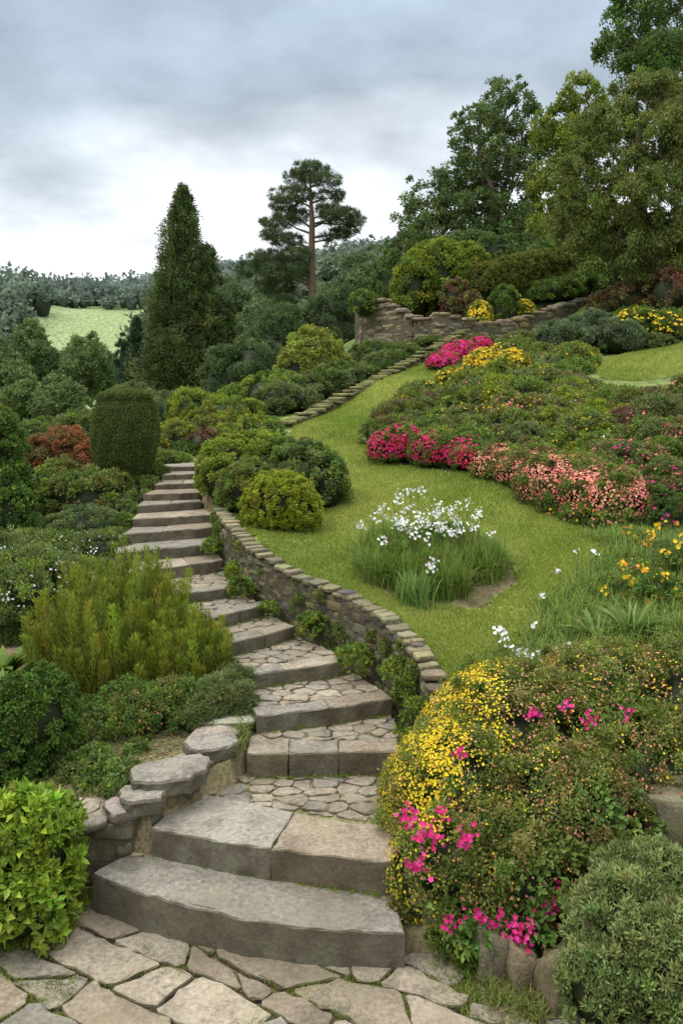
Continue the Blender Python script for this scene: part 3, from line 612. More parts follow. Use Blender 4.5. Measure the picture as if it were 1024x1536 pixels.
# filler planting over the borders (one mass of ground cover per bank)
def cover(name,gen,n,cols_sets,leaf=.0042,hr=(.16,.32),rr=(.22,.42),fls=()):
    mb=MB(); c=0; tries=0
    while c<n and tries<n*30:
        tries+=1; x,y=gen()
        if x is None or inlawn(np.array([x,x+.35,x-.35,x]),np.array([y,y,y,y+.3])).any(): continue
        k=(y/13.)**.5; r=rng.uniform(*rr)*k; h=rng.uniform(*hr)*k; z=gh(x,y); cs=cols_sets[rng.integers(0,len(cols_sets))]
        bl=[[x,y,z+h*.25,r,r*.9,h],[x+r*.6,y+rng.normal()*.1,z+h*.15,r*.7,r*.7,h*.8]]
        foliage(mb,bl,leaf*y*rng.uniform(.8,1.2),leaf*.45*y,cs,2.,cap=5000,corek=.62,spread=(.3,1.35)); c+=1
        if len(fls) and rng.random()<.4: sprinkle(mb,bl,int(rng.uniform(15,70)),.0019*y,fls[rng.integers(0,len(fls))],clump=2,spread=.03,k=4)
    mb.build(name,[M_LEAF,M_FLOW])
def g1():
    y=rng.uniform(11.2,22); b=rng.uniform(590,1075); x=X(b,y)
    if b>870 and 13.6<y<20.5: return None,None
    if b<750 and y>17.3: return None,None
    return (x,y) if x>.35+max(0,(12.5-y))*1.6 else (None,None)
cover('border_ground_cover',g1,150,[OL+LG,LG,GG,BR+LG,YG,YG+LG,GG+OL],fls=[YEL,YEL,PNK,YEL+WH])
def g2():
    y=rng.uniform(7.6,22); b=rng.uniform(-60,420); x=X(b,y); lim=np.interp(y,sly,slx)-.35 if y<12.4 else (-1.9 if y<13.5 else -1.2)
    return (x,y) if x<lim else (None,None)
cover('bank_ground_cover',g2,120,[LG,GG,MG,OL,LG,YG+LG],hr=(.12,.22),rr=(.2,.35))
def g3():
    y=rng.uniform(7,11.5); b=rng.uniform(870,1100); x=X(b,y); return x,y
cover('border_ground_cover',g3,40,[LG,MG,GG+LG],hr=(.1,.2),rr=(.2,.35),fls=[PNK,YEL])
# azalea rows
def row(name,pts,rx,rz,cols,lcols,n,s):
    pts=np.array([P(*q) for q in pts]); bl=[]
    for a,b in zip(pts[:-1],pts[1:]):
        m=max(1,int(np.linalg.norm(b-a)/(rx*.5)))
        for t in np.arange(m)/m:
            c=a+(b-a)*t; k=rng.uniform(.75,1.15); bl.append([c[0]+rng.normal()*.08,c[1]+rng.normal()*.08,c[2]-.04,rx*k,rx*k,rz*k])
    shrub(name,bl,.035,.02,lcols,2.2,fl=[dict(n=n,s=s,cols=cols,k=5,rr=(.96,1.16),zmin=-.3)],cr=.3,stray=.2)
row('red_azalea_hedge',[(585,670,12.2),(620,666,12.0),(680,678,11.6),(735,690,11.2)],.32,.29,RED+RED+MAG,MG+LG,6500,.021)
row('pink_azalea_hedge',[(755,698,10.9),(820,720,10.3),(880,735,9.8),(925,750,9.4),(965,765,9.1)],.38,.34,PNK+[(.82,.45,.30),(.8,.36,.2)],LG+OL,10500,.016)
shrub('orange_flower_clump',[B(870,772,9.4,30,18),B(830,765,9.7,26,14),B(910,785,9.1,26,16)],.035,.016,LG,2,fl=[dict(n=200,s=.018,cols=ORG+PNK)])
shrub('dark_rose_bush',[B(1010,790,8.9,40,40),B(985,760,9.3,30,30)],.04,.022,MG+DK,2.4,fl=[dict(n=40,s=.028,cols=MAG)])

# --- grasses
def tufts(mb,x,y,per,L,W,cols,bend=(.2,.9),r=.05):
    n=len(x)*per; bx=np.repeat(x,per)+rng.normal(size=n)*r; by=np.repeat(y,per)+rng.normal(size=n)*r
    base=np.stack([bx,by,hgt(bx,by)-.01],1); a=rng.uniform(0,6.28,n); hd=np.stack([np.cos(a),np.sin(a),0*a],1)
    blades(mb,base,hd,L*rng.uniform(.5,1.15,n),W*rng.uniform(.7,1.2,n),rng.uniform(bend[0],bend[1],n),pal(cols,n,.2))
def heads(mb,pts,s=.03,nf=9,cols=WH,sp=.035):
    for (x,y,h) in pts:
        g=gh(x,y); limb(mb,(x,y,g),(x+rng.normal()*.02,y,g+h),.004,.003,(.1,.15,.04),0,2,4,4)
        p=np.array([x,y,g+h])+rng.normal(size=(nf,3))*sp; flow(mb,p,unit(rdir(nf)+np.array([0,-.6,.6])),s,cols,5)
GR=[(.10,.16,.035),(.13,.19,.04),(.08,.13,.03),(.15,.17,.055)]
mb=MB(); n=200; a=rng.uniform(0,6.28,n); q=np.sqrt(rng.random(n)); x=HOLE[0]-.06+.68*q*np.cos(a); y=HOLE[1]+.05+.64*q*np.sin(a)
ok=~((x>1.15)&(y<7.7)); x=x[ok];y=y[ok]
tufts(mb,x,y,100,.40,.009,GR,(.2,1.1),.06)
hd=[(X(b,yy),yy,h) for b,yy,h in [(640,7.9,.5),(625,7.95,.52),(655,7.9,.47),(630,8.1,.5),(648,8.2,.48),(600,8.4,.6),(615,8.5,.62),(632,8.5,.6),(595,8.3,.58),(686,8.2,.55),(700,8.3,.55),(560,8.2,.42),(540,8.1,.38),(710,8.0,.42),(718,8.2,.5),(645,7.3,.28),(648,7.4,.3),(735,8.0,.35),(575,8.3,.5),(660,8.4,.45),(602,7.9,.5),(620,7.8,.42),(640,7.75,.40)]]
for i in range(22):
    yy=rng.normal(8.05,.22); hd.append((X(rng.normal(642,34),yy),yy,rng.uniform(.38,.58)))
heads(mb,hd,.017,12,sp=.028)
foliage(mb,[[HOLE[0]-.35,8.0,1.42,.3,.35,.2],[HOLE[0]+.1,8.2,1.46,.35,.35,.22],[HOLE[0]-.1,7.7,1.34,.25,.25,.16]],.05,.012,GR,2.,core=False,up=.8,spread=(.1,1.4)); mb.build('flowering_grass_clump',[M_LEAF,M_FLOW,M_BARK])
mb=MB(); tufts(mb,np.array([.66,.60,.7,.63]),np.array([7.2,7.15,7.1,7.25]),110,.34,.013,[(.10,.16,.05),(.12,.19,.06)],(.1,.7),.05); mb.build('iris_clump',[M_LEAF])
mb=MB(); n=300; y=rng.uniform(6.0,8.9,n); b=rng.uniform(800,1080,n); x=X(b,y); ok=~inlawn(x,y)&(x>1.75+(y-7.2)*.3*(y>7.2)-(y<7.2)*(7.2-y)*.8); x=x[ok];y=y[ok]
tufts(mb,x,y,70,.25,.009,GR,(.3,1.2),.08)
pts=[(X(b+rng.normal()*12,yy),yy+rng.normal()*.1,h*rng.uniform(.6,.95)) for b,yy,h in [(940,7.6,.5),(985,7.4,.58),(1000,7.3,.6),(965,7.0,.42),(1010,7.0,.5),(950,6.9,.38),(990,6.8,.4),(1015,7.6,.6),(930,6.8,.3)]*2]
heads(mb,pts,.022,5,ORG+YEL,.022)
pts=[(X(b,yy),yy,h) for b,yy,h in [(865,7.5,.33),(838,7.3,.25),(893,7.4,.35),(797,6.5,.2),(815,7.0,.2)]]
heads(mb,pts,.022,4,WH,.015); mb.build('meadow_flower_border',[M_LEAF,M_FLOW,M_BARK])
shrub('daylily_clump',[B(990,900,6.9,40,30),B(930,900,7.2,40,22),B(1040,860,7.4,50,40)],.05,.018,LG+MG,2,spread=(.3,1.4),corek=.5,fl=[dict(n=26,s=.026,cols=ORG+YEL,clump=2,spread=.02)])
mb=MB(); pts=[(X(b,yy),yy,h) for b,yy,h in [(748,6.35,.25),(760,6.3,.2),(755,6.4,.22),(790,6.2,.12),(810,6.2,.12),(830,6.2,.13),(775,6.25,.12),(850,6.25,.1)]]
heads(mb,pts,.020,9,WH,.025); tufts(mb,np.array([q[0] for q in pts]),np.array([q[1] for q in pts]),60,.2,.009,LG); mb.build('white_flower_clump',[M_LEAF,M_FLOW,M_BARK])
hosta('daylily_foliage',X(945,6.3),6.3,70,.36,[(.11,.16,.05),(.09,.14,.04)],.10); hosta('daylily_foliage',X(895,6.4),6.4,50,.28,[(.11,.16,.05)],.10)
# edging tufts around lawn
mb=MB(); pl=np.array(LAWN+[LAWN[0]]); xx=[];yy=[]
for a,b in zip(pl[:-1],pl[1:]):
    m=int(np.linalg.norm(b-a)/.05)+1; t=rng.random(m); xx+=list(a[0]+(b[0]-a[0])*t); yy+=list(a[1]+(b[1]-a[1])*t)
xx=np.array(xx);yy=np.array(yy); tufts(mb,xx,yy,14,.08,.008,[(.13,.18,.035),(.16,.20,.045)],(.2,1.),.03)
a=rng.uniform(0,6.28,90); tufts(mb,HOLE[0]+HOLE[2]*np.cos(a),HOLE[1]+HOLE[3]*np.sin(a),14,.07,.007,[(.13,.18,.035)],(.2,1.),.02)
mb.build('lawn_edge_grass',[M_LEAF])

# --- foreground right flower mound
bl=[[.78,5.0,.45,.50,.45,.50],[1.22,5.35,.60,.68,.6,.58],[1.95,5.6,.72,.7,.6,.52],[.76,4.58,.30,.47,.33,.36],[1.35,4.75,.48,.52,.42,.45],[1.9,4.9,.62,.45,.4,.4],[1.05,4.45,.28,.4,.28,.32],[2.5,5.4,.9,.6,.5,.45]]
mb=MB(); foliage(mb,bl,.024,.014,[(.11,.135,.035),(.13,.15,.04),(.14,.125,.045),(.09,.125,.03)],3.4,cr=.18,cap=220000,spread=(.35,1.25),corek=.7,zmin=-.8,stray=.16)
foliage(mb,[[1.45,4.62,.42,.42,.34,.4],[1.15,4.38,.3,.34,.26,.28],[.8,4.45,.16,.36,.28,.2]],.045,.032,[(.07,.115,.03),(.09,.135,.035)],2.4,cr=.3,core=False,zmin=-.8)
ylw=lambda p:(p[:,0]+.10*rng.normal(size=len(p))<.40+.66*np.clip((p[:,1]-4.35),0,2)-.25*np.clip(.75-p[:,2],0,.5)+.10*np.sin(9*p[:,2])+.08*np.sin(14*p[:,0]))
sprinkle(mb,bl,23000,.0098,LEM,cond=ylw,rr=(.98,1.13),k=4,zmin=-.7)
sprinkle(mb,bl,1800,.009,LEM+[(.6,.25,.1)],rr=(1.02,1.14),k=4,zmin=-.3)
sprinkle(mb,bl,3000,.009,[(.5,.17,.11),(.45,.22,.12),(.6,.25,.2)],rr=(1.0,1.14),k=4,zmin=-.3)
def fclump(b,e,y,n,sp,s=.017,cols=MAG):
    c=np.array(P(b,e,y)); p=c+rng.normal(size=(n,3))*sp*np.array([1.,.5,1.]); flow(mb,p,unit(rdir(n)*.7+np.array([0,-.8,.4])),s,cols,5)
for (b,e,y,n,sp) in [(612,1225,4.36,26,.03),(640,1250,4.3,28,.035),(662,1218,4.45,12,.02),(700,1258,4.28,26,.03),(628,1300,4.24,22,.03),(655,1262,4.28,12,.02),(690,1128,4.62,10,.02),(798,1072,4.75,14,.022),(680,1385,4.18,16,.03),(790,1405,4.12,60,.05),(850,1345,4.2,40,.045),(740,1380,4.14,14,.03),(820,1365,4.16,34,.035),(760,1415,4.12,20,.03),(720,1375,4.15,12,.02),(850,1060,4.95,12,.03),(880,1075,4.9,12,.03),(940,1070,4.9,10,.03),(770,1390,4.13,20,.04)]: fclump(b,e,y,n,sp)
mb.build('flowering_shrub_mound',[M_LEAF,M_FLOW])
shrub('lavender_cotton_bush',[B(935,1400,3.95,80,85),B(985,1350,4.1,65,75),B(900,1455,3.85,55,55),B(1010,1440,3.8,70,75),B(930,1330,4.15,40,55)],.03,.011,[(.145,.18,.08),(.12,.155,.065),(.165,.20,.09)],4.2,cr=.2,up=.7,spread=(.2,1.3),stray=.2)
shrub('creeping_shrub',[B(985,1160,4.9,50,50),B(960,1100,5.1,60,45)],.04,.027,MG+LG,2.3,fix=True)
# --- weeds along the steps, wall foot and patio
mb=MB(); bl=[]
for (b,e,z,rx,rz) in [(362,885,1.1,24,18),(320,822,1.35,18,14),(402,915,1.0,16,10),(467,940,.95,26,22),(530,985,.85,32,18),(535,1000,.8,22,12),(590,1010,.85,22,22),(612,1035,.8,22,26),(620,1070,.72,20,22),(605,1105,.6,14,10),(350,860,1.3,14,16)]:
    y=1200*(EYE-z)/(e-600.); bl.append(B(b,e,y,rx*.85,rz*.85))
foliage(mb,bl,.032,.018,LG+YG+MG,2.4,cr=.35,core=False,spread=(.2,1.2),up=.5); 
ww=WALL[1:10]; n=70; t=np.sort(rng.uniform(0,len(ww)-1,n)); wx_=np.interp(t,range(len(ww)),ww[:,0])-.14; wy_=np.interp(t,range(len(ww)),ww[:,1])-.06
tufts(mb,wx_,wy_,22,.14,.009,LG+OL,(.3,1.1),.05)
# trailing growth on the wall face
bl=[]
for i in range(50):
    t=rng.uniform(0,len(ww)-1); xx=np.interp(t,range(len(ww)),ww[:,0])-.07; yy=np.interp(t,range(len(ww)),ww[:,1])-.04; zt=np.interp(t,range(len(ww)),ww[:,2]); zb=gh(xx-.06,yy); r=rng.uniform(.025,.065)
    bl.append([xx,yy,rng.uniform(zb,zt-.05),r,r*.7,r*1.3])
foliage(mb,bl,.022,.013,LG+OL+MG,2.,cr=.6,core=False,spread=(.1,1.4))
mb.build('wall_foot_plants',[M_LEAF])
mb=MB(); xx=[];yy=[];
for k in range(2,17):
    m=26; t=rng.random(m); l=SL[k]+(SL[k+1]-SL[k])*t[:,None]-np.array([.07,0]); xx+=list(l[:,0]-abs(rng.normal(size=m))*.05); yy+=list(l[:,1])
tufts(mb,np.array(xx),np.array(yy),20,.13,.008,LG+OL+GG,(.3,1.2),.04)
bl=[]
for k in range(4,16):
    q=(SL[k]+SL[k+1])/2; r=rng.uniform(.11,.18); bl.append([q[0]-r*.9,q[1],gh(q[0]-.2,q[1])+r*.5,r*1.1,r,r*.8])
foliage(mb,bl,.035,.016,GG+MG+LG,2.4,cr=.35,spread=(.2,1.2),up=.4); mb.build('border_edging_plants',[M_LEAF])
mb=MB(); n=420; xx=rng.uniform(-2.6,-1.2,n); yy=rng.uniform(4.0,4.95,n); ok=(yy>4.12+(xx+1.9)*.95)&((xx<-1.5)|(yy>4.75)); tufts(mb,xx[ok],yy[ok],46,.08,.007,LG+YG,(.3,1.2),.04)
xx=rng.uniform(.45,1.0,80); yy=3.85+rng.uniform(0,.4,80)*1.; ok=(xx>.62)|(yy>4.1); tufts(mb,xx[ok],yy[ok],20,.10,.007,LG+OL,(.3,1.2),.05)
tufts(mb,np.array([.66,.7,.62,.74]),np.array([4.2,4.22,4.24,4.18]),40,.28,.01,LG,(.2,.9),.03)
mb.build('patio_edge_grass',[M_LEAF])
# low growth on the soil bank left of the low wall
mb=MB(); n=340; xx=rng.uniform(-2.7,-.85,n); yy=rng.uniform(5.05,6.9,n); ok=(xx<np.interp(yy,[4.9,5.25,5.6,6,6.8],[-1.45,-1.3,-1.1,-1.0,-.9]))&(rng.random(n)<.15+.8*(np.sin(5*xx+3*yy)>.1))
tufts(mb,xx[ok],yy[ok],16,.07,.008,LG+OL+GG,(.4,1.3),.05)
bl=[]
for x,y in zip(xx[ok][:70],yy[ok][:70]): r=rng.uniform(.04,.09); bl.append([x,y,gh(x,y)+r*.3,r*1.3,r*1.2,r*.7])
foliage(mb,bl,.026,.014,LG+MG+GG,2.4,cr=.5,core=False,spread=(.1,1.3)); mb.build('bank_creeping_plants',[M_LEAF])
# moss / weeds in joints
mb=MB(); n=3600; xx=rng.uniform(-2.2,.9,n); yy=rng.uniform(3.7,4.7,n); ok=(np.sin(4*xx+2*yy)+np.sin(7*yy-3*xx)+rng.normal(size=n)*.5>-.5); xx=xx[ok];yy=yy[ok]
p=np.stack([xx,yy,np.full(len(xx),-.012)],1); 
p=np.repeat(p,10,0)+rng.normal(size=(len(p)*10,3))*np.array([.014,.014,.0]); leaves(mb,p,rdir(len(p))*.5+np.array([0,0,1.]),.015,.006,pal(YG+LG,len(p)))
for k in range(1,8):
    for (a,b) in ((SL[k],SR[k]),): 
        m=70; t=rng.random(m); q=a+(b-a)*t[:,None]-np.array([0,.03]); q=q[rng.random(m)<.5]; q=np.repeat(q,12,0)+rng.normal(size=(len(q)*12,2))*.014
        leaves(mb,np.column_stack([q,np.full(len(q),SZ[k-1]-.005)]),rdir(len(q))*.5+np.array([0,0,1.]),.02,.007,pal(YG+LG,len(q)))
mb.build('joint_moss',[M_LEAF])
# fallen litter on the soil bank and steps
mb=MB(); n=5000; xx=rng.uniform(-2.6,-.9,n); yy=rng.uniform(4.9,6.8,n); ok=xx<np.interp(yy,[4.9,5.25,5.6,6,6.8],[-1.3,-1.2,-1.05,-.95,-.8]); xx=xx[ok];yy=yy[ok]
leaves(mb,np.stack([xx,yy,hgt(xx,yy)+.008],1),rdir(len(xx))*np.array([1,1,.25]),.03,.014,pal([(.22,.14,.08),(.17,.12,.07),(.12,.14,.05),(.27,.20,.11)],len(xx)),np.tile([0,0,1.],(len(xx),1)))
for k in range(0,9):
    m=16; s=rng.random(m)[:,None]; t=rng.uniform(.15,.9,m)[:,None]; q=(SL[k]*(1-s)+SR[k]*s)*(1-t)+(SL[k+1]*(1-s)+SR[k+1]*s)*t
    leaves(mb,np.column_stack([q,np.full(m,SZ[k]+.008)]),rdir(m)*np.array([1,1,.15]),.022,.012,pal([(.25,.16,.08),(.3,.22,.10),(.10,.13,.04)],m),np.tile([0,0,1.],(m,1)))
mb.build('leaf_litter',[M_LEAF])

# ------------------------------------------------------------------ trees
BK=(.15,.12,.085)
def tree(name,bx,by,bl,L,W,cols,tr=.3,cov=2.,core=False,cr=.28,fill=.25,lean=0.,**kw):
    mb=MB(); bl=np.array(bl,float); g=gh(bx,by)-.3; top=bl[:,2].max()
    cm=bl[:,:3].mean(0); hmid=g+(top-g)*.62
    tp=np.array([[bx,by,g],[bx+.02*(top-g),by,g+(hmid-g)*.35],[bx*.6+cm[0]*.4,by*.6+cm[1]*.4,g+(hmid-g)*.7],[cm[0],cm[1],hmid],[cm[0],cm[1],top-.1*(top-g)]])
    tube(mb,tp,[tr*1.3,tr,tr*.8,tr*.5,tr*.15],BK,1,9)
    for b in bl:
        s=tp[2]+(tp[3]-tp[2])*rng.uniform(-.4,1); limb(mb,s,b[:3],tr*.4,tr*.1,BK,.04)
        for _ in range(4):
            e=b[:3]+rdir(1)[0]*b[3:6]*.8; limb(mb,b[:3]*.8+s*.2,e,tr*.13,tr*.03,BK,.05,1,4,5)
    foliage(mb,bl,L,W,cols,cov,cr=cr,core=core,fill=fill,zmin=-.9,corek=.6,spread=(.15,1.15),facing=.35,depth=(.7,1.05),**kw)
    return mb.build(name,[M_LEAF,M_BARK])
TG=[(.07,.105,.042),(.085,.12,.047),(.06,.09,.038)]
y=45
tree('oak_tree',X(745,y),y,[B(760,160,y,40,38),B(715,200,y-1,38,36),B(790,200,y,32,40),B(735,240,y-1.5,45,36),B(690,270,y,36,34),B(775,270,y-1,40,40),B(650,300,y-1,42,38),B(700,320,y-2,45,34),B(750,330,y-2,45,36),B(620,335,y,24,26),B(660,350,y-2,45,25),B(790,340,y,30,40)],.20,.11,TG,.45,2.3,cap=100000,cdens=.9)
tree('broadleaf_tree',X(850,35),35,[B(870,150,35,34,34),B(835,200,35,34,40),B(870,230,34,36,44),B(820,270,34.5,30,38),B(860,320,34,38,44),B(815,345,34.5,28,40),B(890,190,35,30,40),B(840,375,34,36,28)],.18,.095,[(.12,.155,.03),(.14,.175,.035),(.10,.135,.03)],.35,2.6,cap=75000)
tree('weeping_tree',X(960,25),25,[B(970,160,25,60,50),B(910,210,24.5,46,50),B(1010,220,24,60,60),B(880,280,24.5,44,54),B(950,290,23.5,60,58),B(1030,320,23.5,55,60),B(860,340,24.5,38,44),B(920,365,23.8,50,40),B(985,390,23.5,50,34),B(1060,180,25,60,90)],.12,.045,[(.10,.125,.036),(.115,.14,.042),(.08,.105,.03)],.3,3.0,cap=160000,up=-.5)
tree('beech_tree',X(1050,30),30,[B(940,40,30,36,36),B(985,20,30,50,40),B(920,80,30,26,22),B(1000,90,29,50,36),B(1040,50,30,60,60),B(960,-20,30,50,40),B(955,105,29.5,34,24)],.15,.08,[(.06,.10,.03),(.075,.12,.035)],.4,1.9,cap=60000)
# understory along the treeline
shrub('treeline_undergrowth',[B(760,385,34,60,24),B(830,390,32,50,28),B(900,405,29,50,28),B(700,372,38,60,20),B(620,372,42,60,22),B(970,415,26,60,30)],.16,.08,MG+TG,2.2)
def conifer(name,cx,cy,parts,cols,L,W,n):
    mb=MB(); 
    for (dx,dy,z0,z1,R,frac,pw) in parts:
        m=int(n*frac); ncl=int(m/36); t=rng.random(ncl)**1.25; a=rng.uniform(0,6.28,ncl)
        prof=R*np.clip(1-t,0,1)**pw*np.minimum(1,(t+.12)/.25)**.5; rr=prof*rng.uniform(.55,1.25,ncl)*(1+.18*np.sin(a*3+t*20))
        o=np.stack([np.cos(a),np.sin(a),0*a],1); c=np.stack([cx+dx+0*t,cy+dy+0*t,z0+(z1-z0)*t],1)+o*rr[:,None]
        cc=pal(cols,ncl,.28); j=rng.integers(0,ncl,m); s=(.14+.28*(1-t[j]))[:,None]*R/2.2
        p=c[j]+rng.normal(size=(m,3))*s*np.array([.6,.6,.8])
        leaves(mb,p,o[j]*.6+rdir(m)*.5+np.array([0,0,.35]),L*rng.uniform(.6,1.3,m),W,cc[j]*(1+.15*rng.normal(size=(m,1))),unit(o[j]+rdir(m)*.7))
        tube(mb,[(cx+dx,cy+dy,z0-.5),(cx+dx,cy+dy,z0+(z1-z0)*.5),(cx+dx,cy+dy,z1-.2)],[R*.08,R*.05,.02],BK,1)
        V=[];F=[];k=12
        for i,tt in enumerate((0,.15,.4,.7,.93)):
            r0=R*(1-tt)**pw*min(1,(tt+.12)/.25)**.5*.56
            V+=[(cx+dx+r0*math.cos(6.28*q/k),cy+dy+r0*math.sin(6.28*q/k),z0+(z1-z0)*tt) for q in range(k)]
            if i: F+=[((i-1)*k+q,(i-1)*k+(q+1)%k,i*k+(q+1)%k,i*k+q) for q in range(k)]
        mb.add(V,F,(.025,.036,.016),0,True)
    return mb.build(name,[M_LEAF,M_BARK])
y=40; cz=gh(X(285,y),y)-.3
conifer('cypress_tree',X(283,y),y,[(-.3,0,cz,Z(283,y),1.95,.5,.62),(.95,-.6,cz,Z(375,y),1.5,.25,.5),(-1.1,-.5,cz,Z(420,y),1.1,.13,.5),(1.9,-.3,cz,Z(455,y),1.0,.12,.5)],[(.055,.082,.034),(.066,.092,.038),(.08,.095,.04)],.17,.06,110000)
conifer('fir_tree',X(205,46),46,[(0,0,gh(X(205,46),46),Z(478,46),.95,.7,.6),(-.9,.4,gh(X(205,46),46),Z(500,46),.8,.3,.6)],[(.045,.075,.045),(.055,.085,.05)],.2,.07,16000)
def pine():
    mb=MB(); y=38; g=gh(X(467,y),y)-.3; tr=[P(468,560,y),P(469,480,y),P(467,400,y),P(468,330,y),P(464,262,y)]; tr[0]=(tr[0][0],y,g)
    tube(mb,tr,[.26,.21,.17,.12,.03],(.19,.115,.075),1,9)
    pads=[(466,256,0,28,8),(450,268,.4,26,7),(490,270,-.4,24,7),(438,294,0,34,8),(423,308,.5,22,7),(494,294,.3,22,7),(512,327,0,30,9),(497,318,-.8,24,8),(530,332,.5,16,7),(418,333,0,26,8),(440,324,.8,28,8),(413,354,-.5,22,7),(502,354,.4,22,7),(430,362,.8,26,7),(445,382,-.6,24,7),(400,386,0,26,8),(383,405,.4,28,9),(425,410,-.5,34,10),(410,432,.5,30,10),(440,402,1,26,10),(521,347,.8,18,6),(428,458,0,20,11)]
    for (b,e,dy,rx,rz) in pads:
        bb=B(b,e,y+dy,rx,rz); s=min(e+ (10 if b>467 else 18),540); st=P(467,s,y); limb(mb,st,(bb[0],bb[1],bb[2]-.1),.06,.02,(.12,.08,.055),.03)
        foliage(mb,[bb],.20,.028,[(.045,.07,.034),(.055,.08,.038),(.065,.09,.044)],2.2,cr=.55,core=False,up=.6,zmin=-.9,fill=.3,cap=3400,spread=(.1,1.3),facing=.2)
        for _ in range(3): limb(mb,(bb[0],bb[1],bb[2]-.1),np.array(bb[:3])+rdir(1)[0]*np.array(bb[3:6])*.8,.02,.008,(.09,.06,.04),.02,1,3,4)
    mb.build('pine_tree',[M_LEAF,M_BARK])
pine()
# left broadleaf trees
VG=[(.085,.125,.052),(.105,.145,.06),(.07,.105,.046)]
for (b,e,y,rx,rz) in [(70,545,55,36,62),(125,560,52,42,58),(30,590,48,44,48),(160,575,60,26,46),(-10,570,50,40,60),(95,600,45,36,36)]:
    bl=[B(b+rng.normal()*rx*.35,e+q*rz*.55,y+rng.normal(),rx*.62,rz*.42) for q in (-1,-.5,0,.4,.7,-.2,.2)]
    tree('broadleaf_tree',X(b,y),y,bl,.22,.12,VG,.22,2.3,cap=16000)
for (b,e,y,rx,rz) in [(360,470,60,50,55),(560,420,60,50,40),(520,440,52,36,40),(400,500,50,40,40),(350,520,45,36,50),(610,400,58,36,36)]:
    bl=[B(b+rng.normal()*rx*.4,e+q*rz*.55,y+rng.normal(),rx*.6,rz*.42) for q in (-1,-.5,0,.4,.7,-.2,.2)]
    tree('background_tree',X(b,y),y,bl,.26,.14,[(.075,.11,.058),(.09,.125,.065)],.22,2.,cap=14000)
# distant woods
mb=MB(); P_=[]
while len(P_)<4200:
    y=95+ (330-95)*rng.random()**.8; b=rng.uniform(-160,1180); x=X(b,y)
    if 140<y<205 and -66+ (y-150)*-.1<x<-36-(y-150)*.18: continue
    if y<150 and 95<b<225 and rng.random()<.93: continue
    if y<240 and y>200 and rng.random()<.35: continue
    P_.append((x,y))
P_=np.array(P_); hz=hgt(P_[:,0],P_[:,1]); K=80
R=rng.uniform(1.5,3.8,len(P_)); Ht=R*rng.uniform(.9,1.6,len(P_))
j=np.repeat(np.arange(len(P_)),K); d=rdir(len(j)); d[:,2]=np.abs(d[:,2])*1.0-.25
ph=rng.uniform(0,6.28,len(P_))[j]; lum=1+.18*np.sin(3*np.arctan2(d[:,1],d[:,0])+ph)*np.sin(4*d[:,2]+ph)
p=np.stack([P_[j,0],P_[j,1],hz[j]+Ht[j]*.85],1)+d*np.stack([R[j],R[j],Ht[j]],1)*(rng.uniform(.55,.98,len(j))*lum)[:,None]
t=sm(110,280,P_[:,1])[:,None]; base=np.array([.115,.16,.075])*(1-t)+np.array([.20,.25,.225])*t  # paler and bluer with distance: aerial haze put into the tree colours
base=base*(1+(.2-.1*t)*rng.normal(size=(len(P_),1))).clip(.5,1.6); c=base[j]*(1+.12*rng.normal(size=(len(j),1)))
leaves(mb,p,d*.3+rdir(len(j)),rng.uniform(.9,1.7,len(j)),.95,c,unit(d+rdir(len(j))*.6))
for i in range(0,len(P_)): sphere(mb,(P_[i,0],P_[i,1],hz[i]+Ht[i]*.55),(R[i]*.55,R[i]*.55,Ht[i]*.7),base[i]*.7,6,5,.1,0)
mb.build('distant_forest',[M_LEAF])

# ------------------------------------------------------------------ sky and light
w=bpy.data.worlds.new('World'); bpy.context.scene.world=w; w.use_nodes=True; nt=w.node_tree; nt.nodes.clear(); L=nt.links
SE=math.radians(52)
sky=nn(nt,'ShaderNodeTexSky'); sky.sky_type='NISHITA'; sky.sun_disc=False; sky.sun_elevation=SE
sd=np.array([-.62,-.28,.0]); sd=sd/np.linalg.norm(sd)*math.cos(SE); sd[2]=math.sin(SE)
sky.sun_rotation=math.atan2(sd[0],sd[1])%(2*math.pi)
bg1=nn(nt,'ShaderNodeBackground'); bg1.inputs[1].default_value=.13; L.new(sky.outputs[0],bg1.inputs[0])
tc=nn(nt,'ShaderNodeTexCoord'); sp=nn(nt,'ShaderNodeSeparateXYZ'); L.new(tc.outputs['Generated'],sp.inputs[0])
def mth(op,a,b=None,c=None):
    n=nn(nt,'ShaderNodeMath',operation=op)
    for i,v in enumerate((a,b,c)):
        if v is None: continue
        if isinstance(v,(int,float)): n.inputs[i].default_value=v
        else: L.new(v,n.inputs[i])
    return n.outputs[0]
zc=mth('MAXIMUM',sp.outputs[2],0.); den=mth('ADD',zc,.22)
cb=nn(nt,'ShaderNodeCombineXYZ'); L.new(mth('DIVIDE',sp.outputs[0],den),cb.inputs[0]); L.new(mth('DIVIDE',sp.outputs[1],den),cb.inputs[1]); L.new(mth('MULTIPLY',zc,1.),cb.inputs[2])
n1=nn(nt,'ShaderNodeTexNoise'); n1.inputs['Scale'].default_value=1.25; n1.inputs['Detail'].default_value=5; n1.inputs['Roughness'].default_value=.5; L.new(cb.outputs[0],n1.inputs['Vector'])
n2=nn(nt,'ShaderNodeTexNoise'); n2.inputs['Scale'].default_value=3.2; n2.inputs['Detail'].default_value=6; n2.inputs['Roughness'].default_value=.55; L.new(cb.outputs[0],n2.inputs['Vector'])
e=mth('MULTIPLY_ADD',mth('SUBTRACT',n1.outputs['Fac'],.5),.30,zc)
rp=nn(nt,'ShaderNodeValToRGB'); L.new(e,rp.inputs[0]); cr=rp.color_ramp
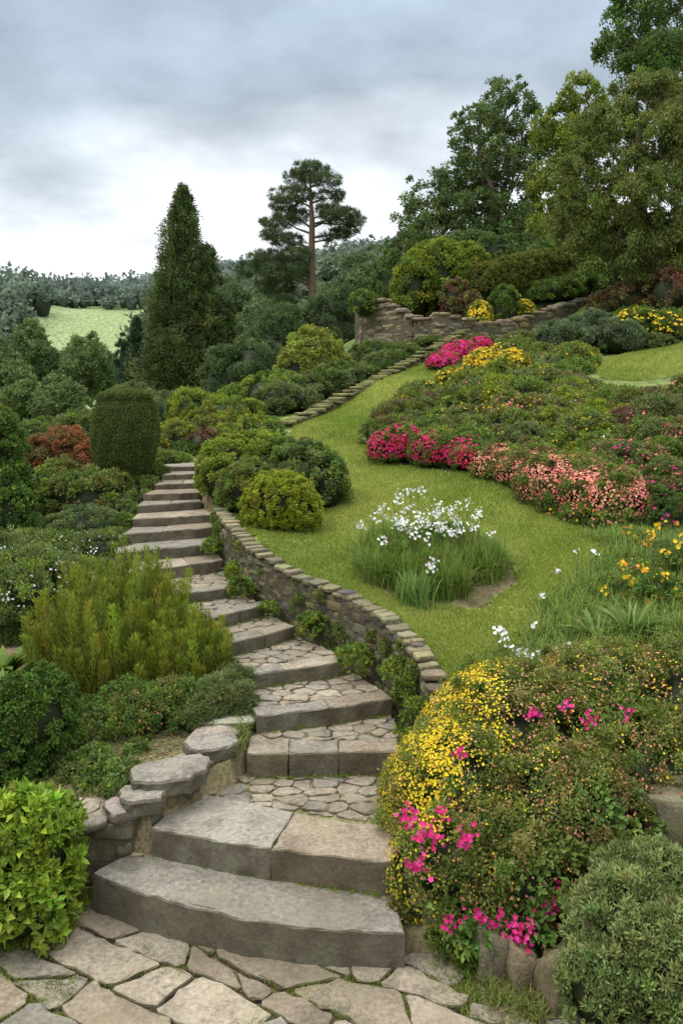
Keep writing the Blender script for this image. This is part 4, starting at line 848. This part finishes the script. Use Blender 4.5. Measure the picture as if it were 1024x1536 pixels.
st=[(0.,(.78,.82,.84)),(.16,(.86,.88,.885)),(.25,(.68,.715,.75)),(.34,(.37,.43,.49)),(.46,(.36,.435,.52)),(.7,(.97,.98,1.))]
cr.elements[0].position=0; cr.elements[0].color=(*st[0][1],1); cr.elements[1].position=st[-1][0]; cr.elements[1].color=(*st[-1][1],1)
for pz,c in st[1:-1]: el=cr.elements.new(pz); el.color=(*c,1)
k=nn(nt,'ShaderNodeMapRange'); L.new(n2.outputs['Fac'],k.inputs[0])
for i,v in enumerate((.3,.7,.8,1.25)): k.inputs[i+1].default_value=v
k2=nn(nt,'ShaderNodeMapRange'); L.new(zc,k2.inputs[0])  # overhead sky, out of view, brightened to add ambient light
for i,v in enumerate((.48,.8,1.5,3.7)): k2.inputs[i+1].default_value=v
bg2=nn(nt,'ShaderNodeBackground'); L.new(rp.outputs[0],bg2.inputs[0]); L.new(mth('MULTIPLY',k.outputs[0],k2.outputs[0]),bg2.inputs[1])
ms=nn(nt,'ShaderNodeMixShader'); ms.inputs[0].default_value=.88; L.new(bg1.outputs[0],ms.inputs[1]); L.new(bg2.outputs[0],ms.inputs[2])
wo=nn(nt,'ShaderNodeOutputWorld'); L.new(ms.outputs[0],wo.inputs[0])
from mathutils import Vector
ld=bpy.data.lights.new('sun','SUN'); ld.energy=1.5; ld.angle=math.radians(14); ld.color=(1,.95,.87); lo=bpy.data.objects.new('sun',ld); bpy.context.collection.objects.link(lo)
lo.rotation_euler=Vector(sd).to_track_quat('Z','Y').to_euler()
cam=bpy.data.cameras.new('camera'); co=bpy.data.objects.new('camera',cam); bpy.context.collection.objects.link(co); co.location=(0,0,EYE); co.rotation_euler=(math.radians(90),0,0)
cam.sensor_fit='VERTICAL'; cam.sensor_height=36; cam.lens=1200/1536*36; cam.shift_y=-168/1536; cam.clip_end=4000; cam.clip_start=.05
sc=bpy.context.scene; sc.camera=co; sc.view_settings.view_transform='Standard'; sc.view_settings.look='None'; sc.view_settings.exposure=0
print('verts',sum(len(o.data.vertices) for o in bpy.data.objects if o.type=='MESH'))
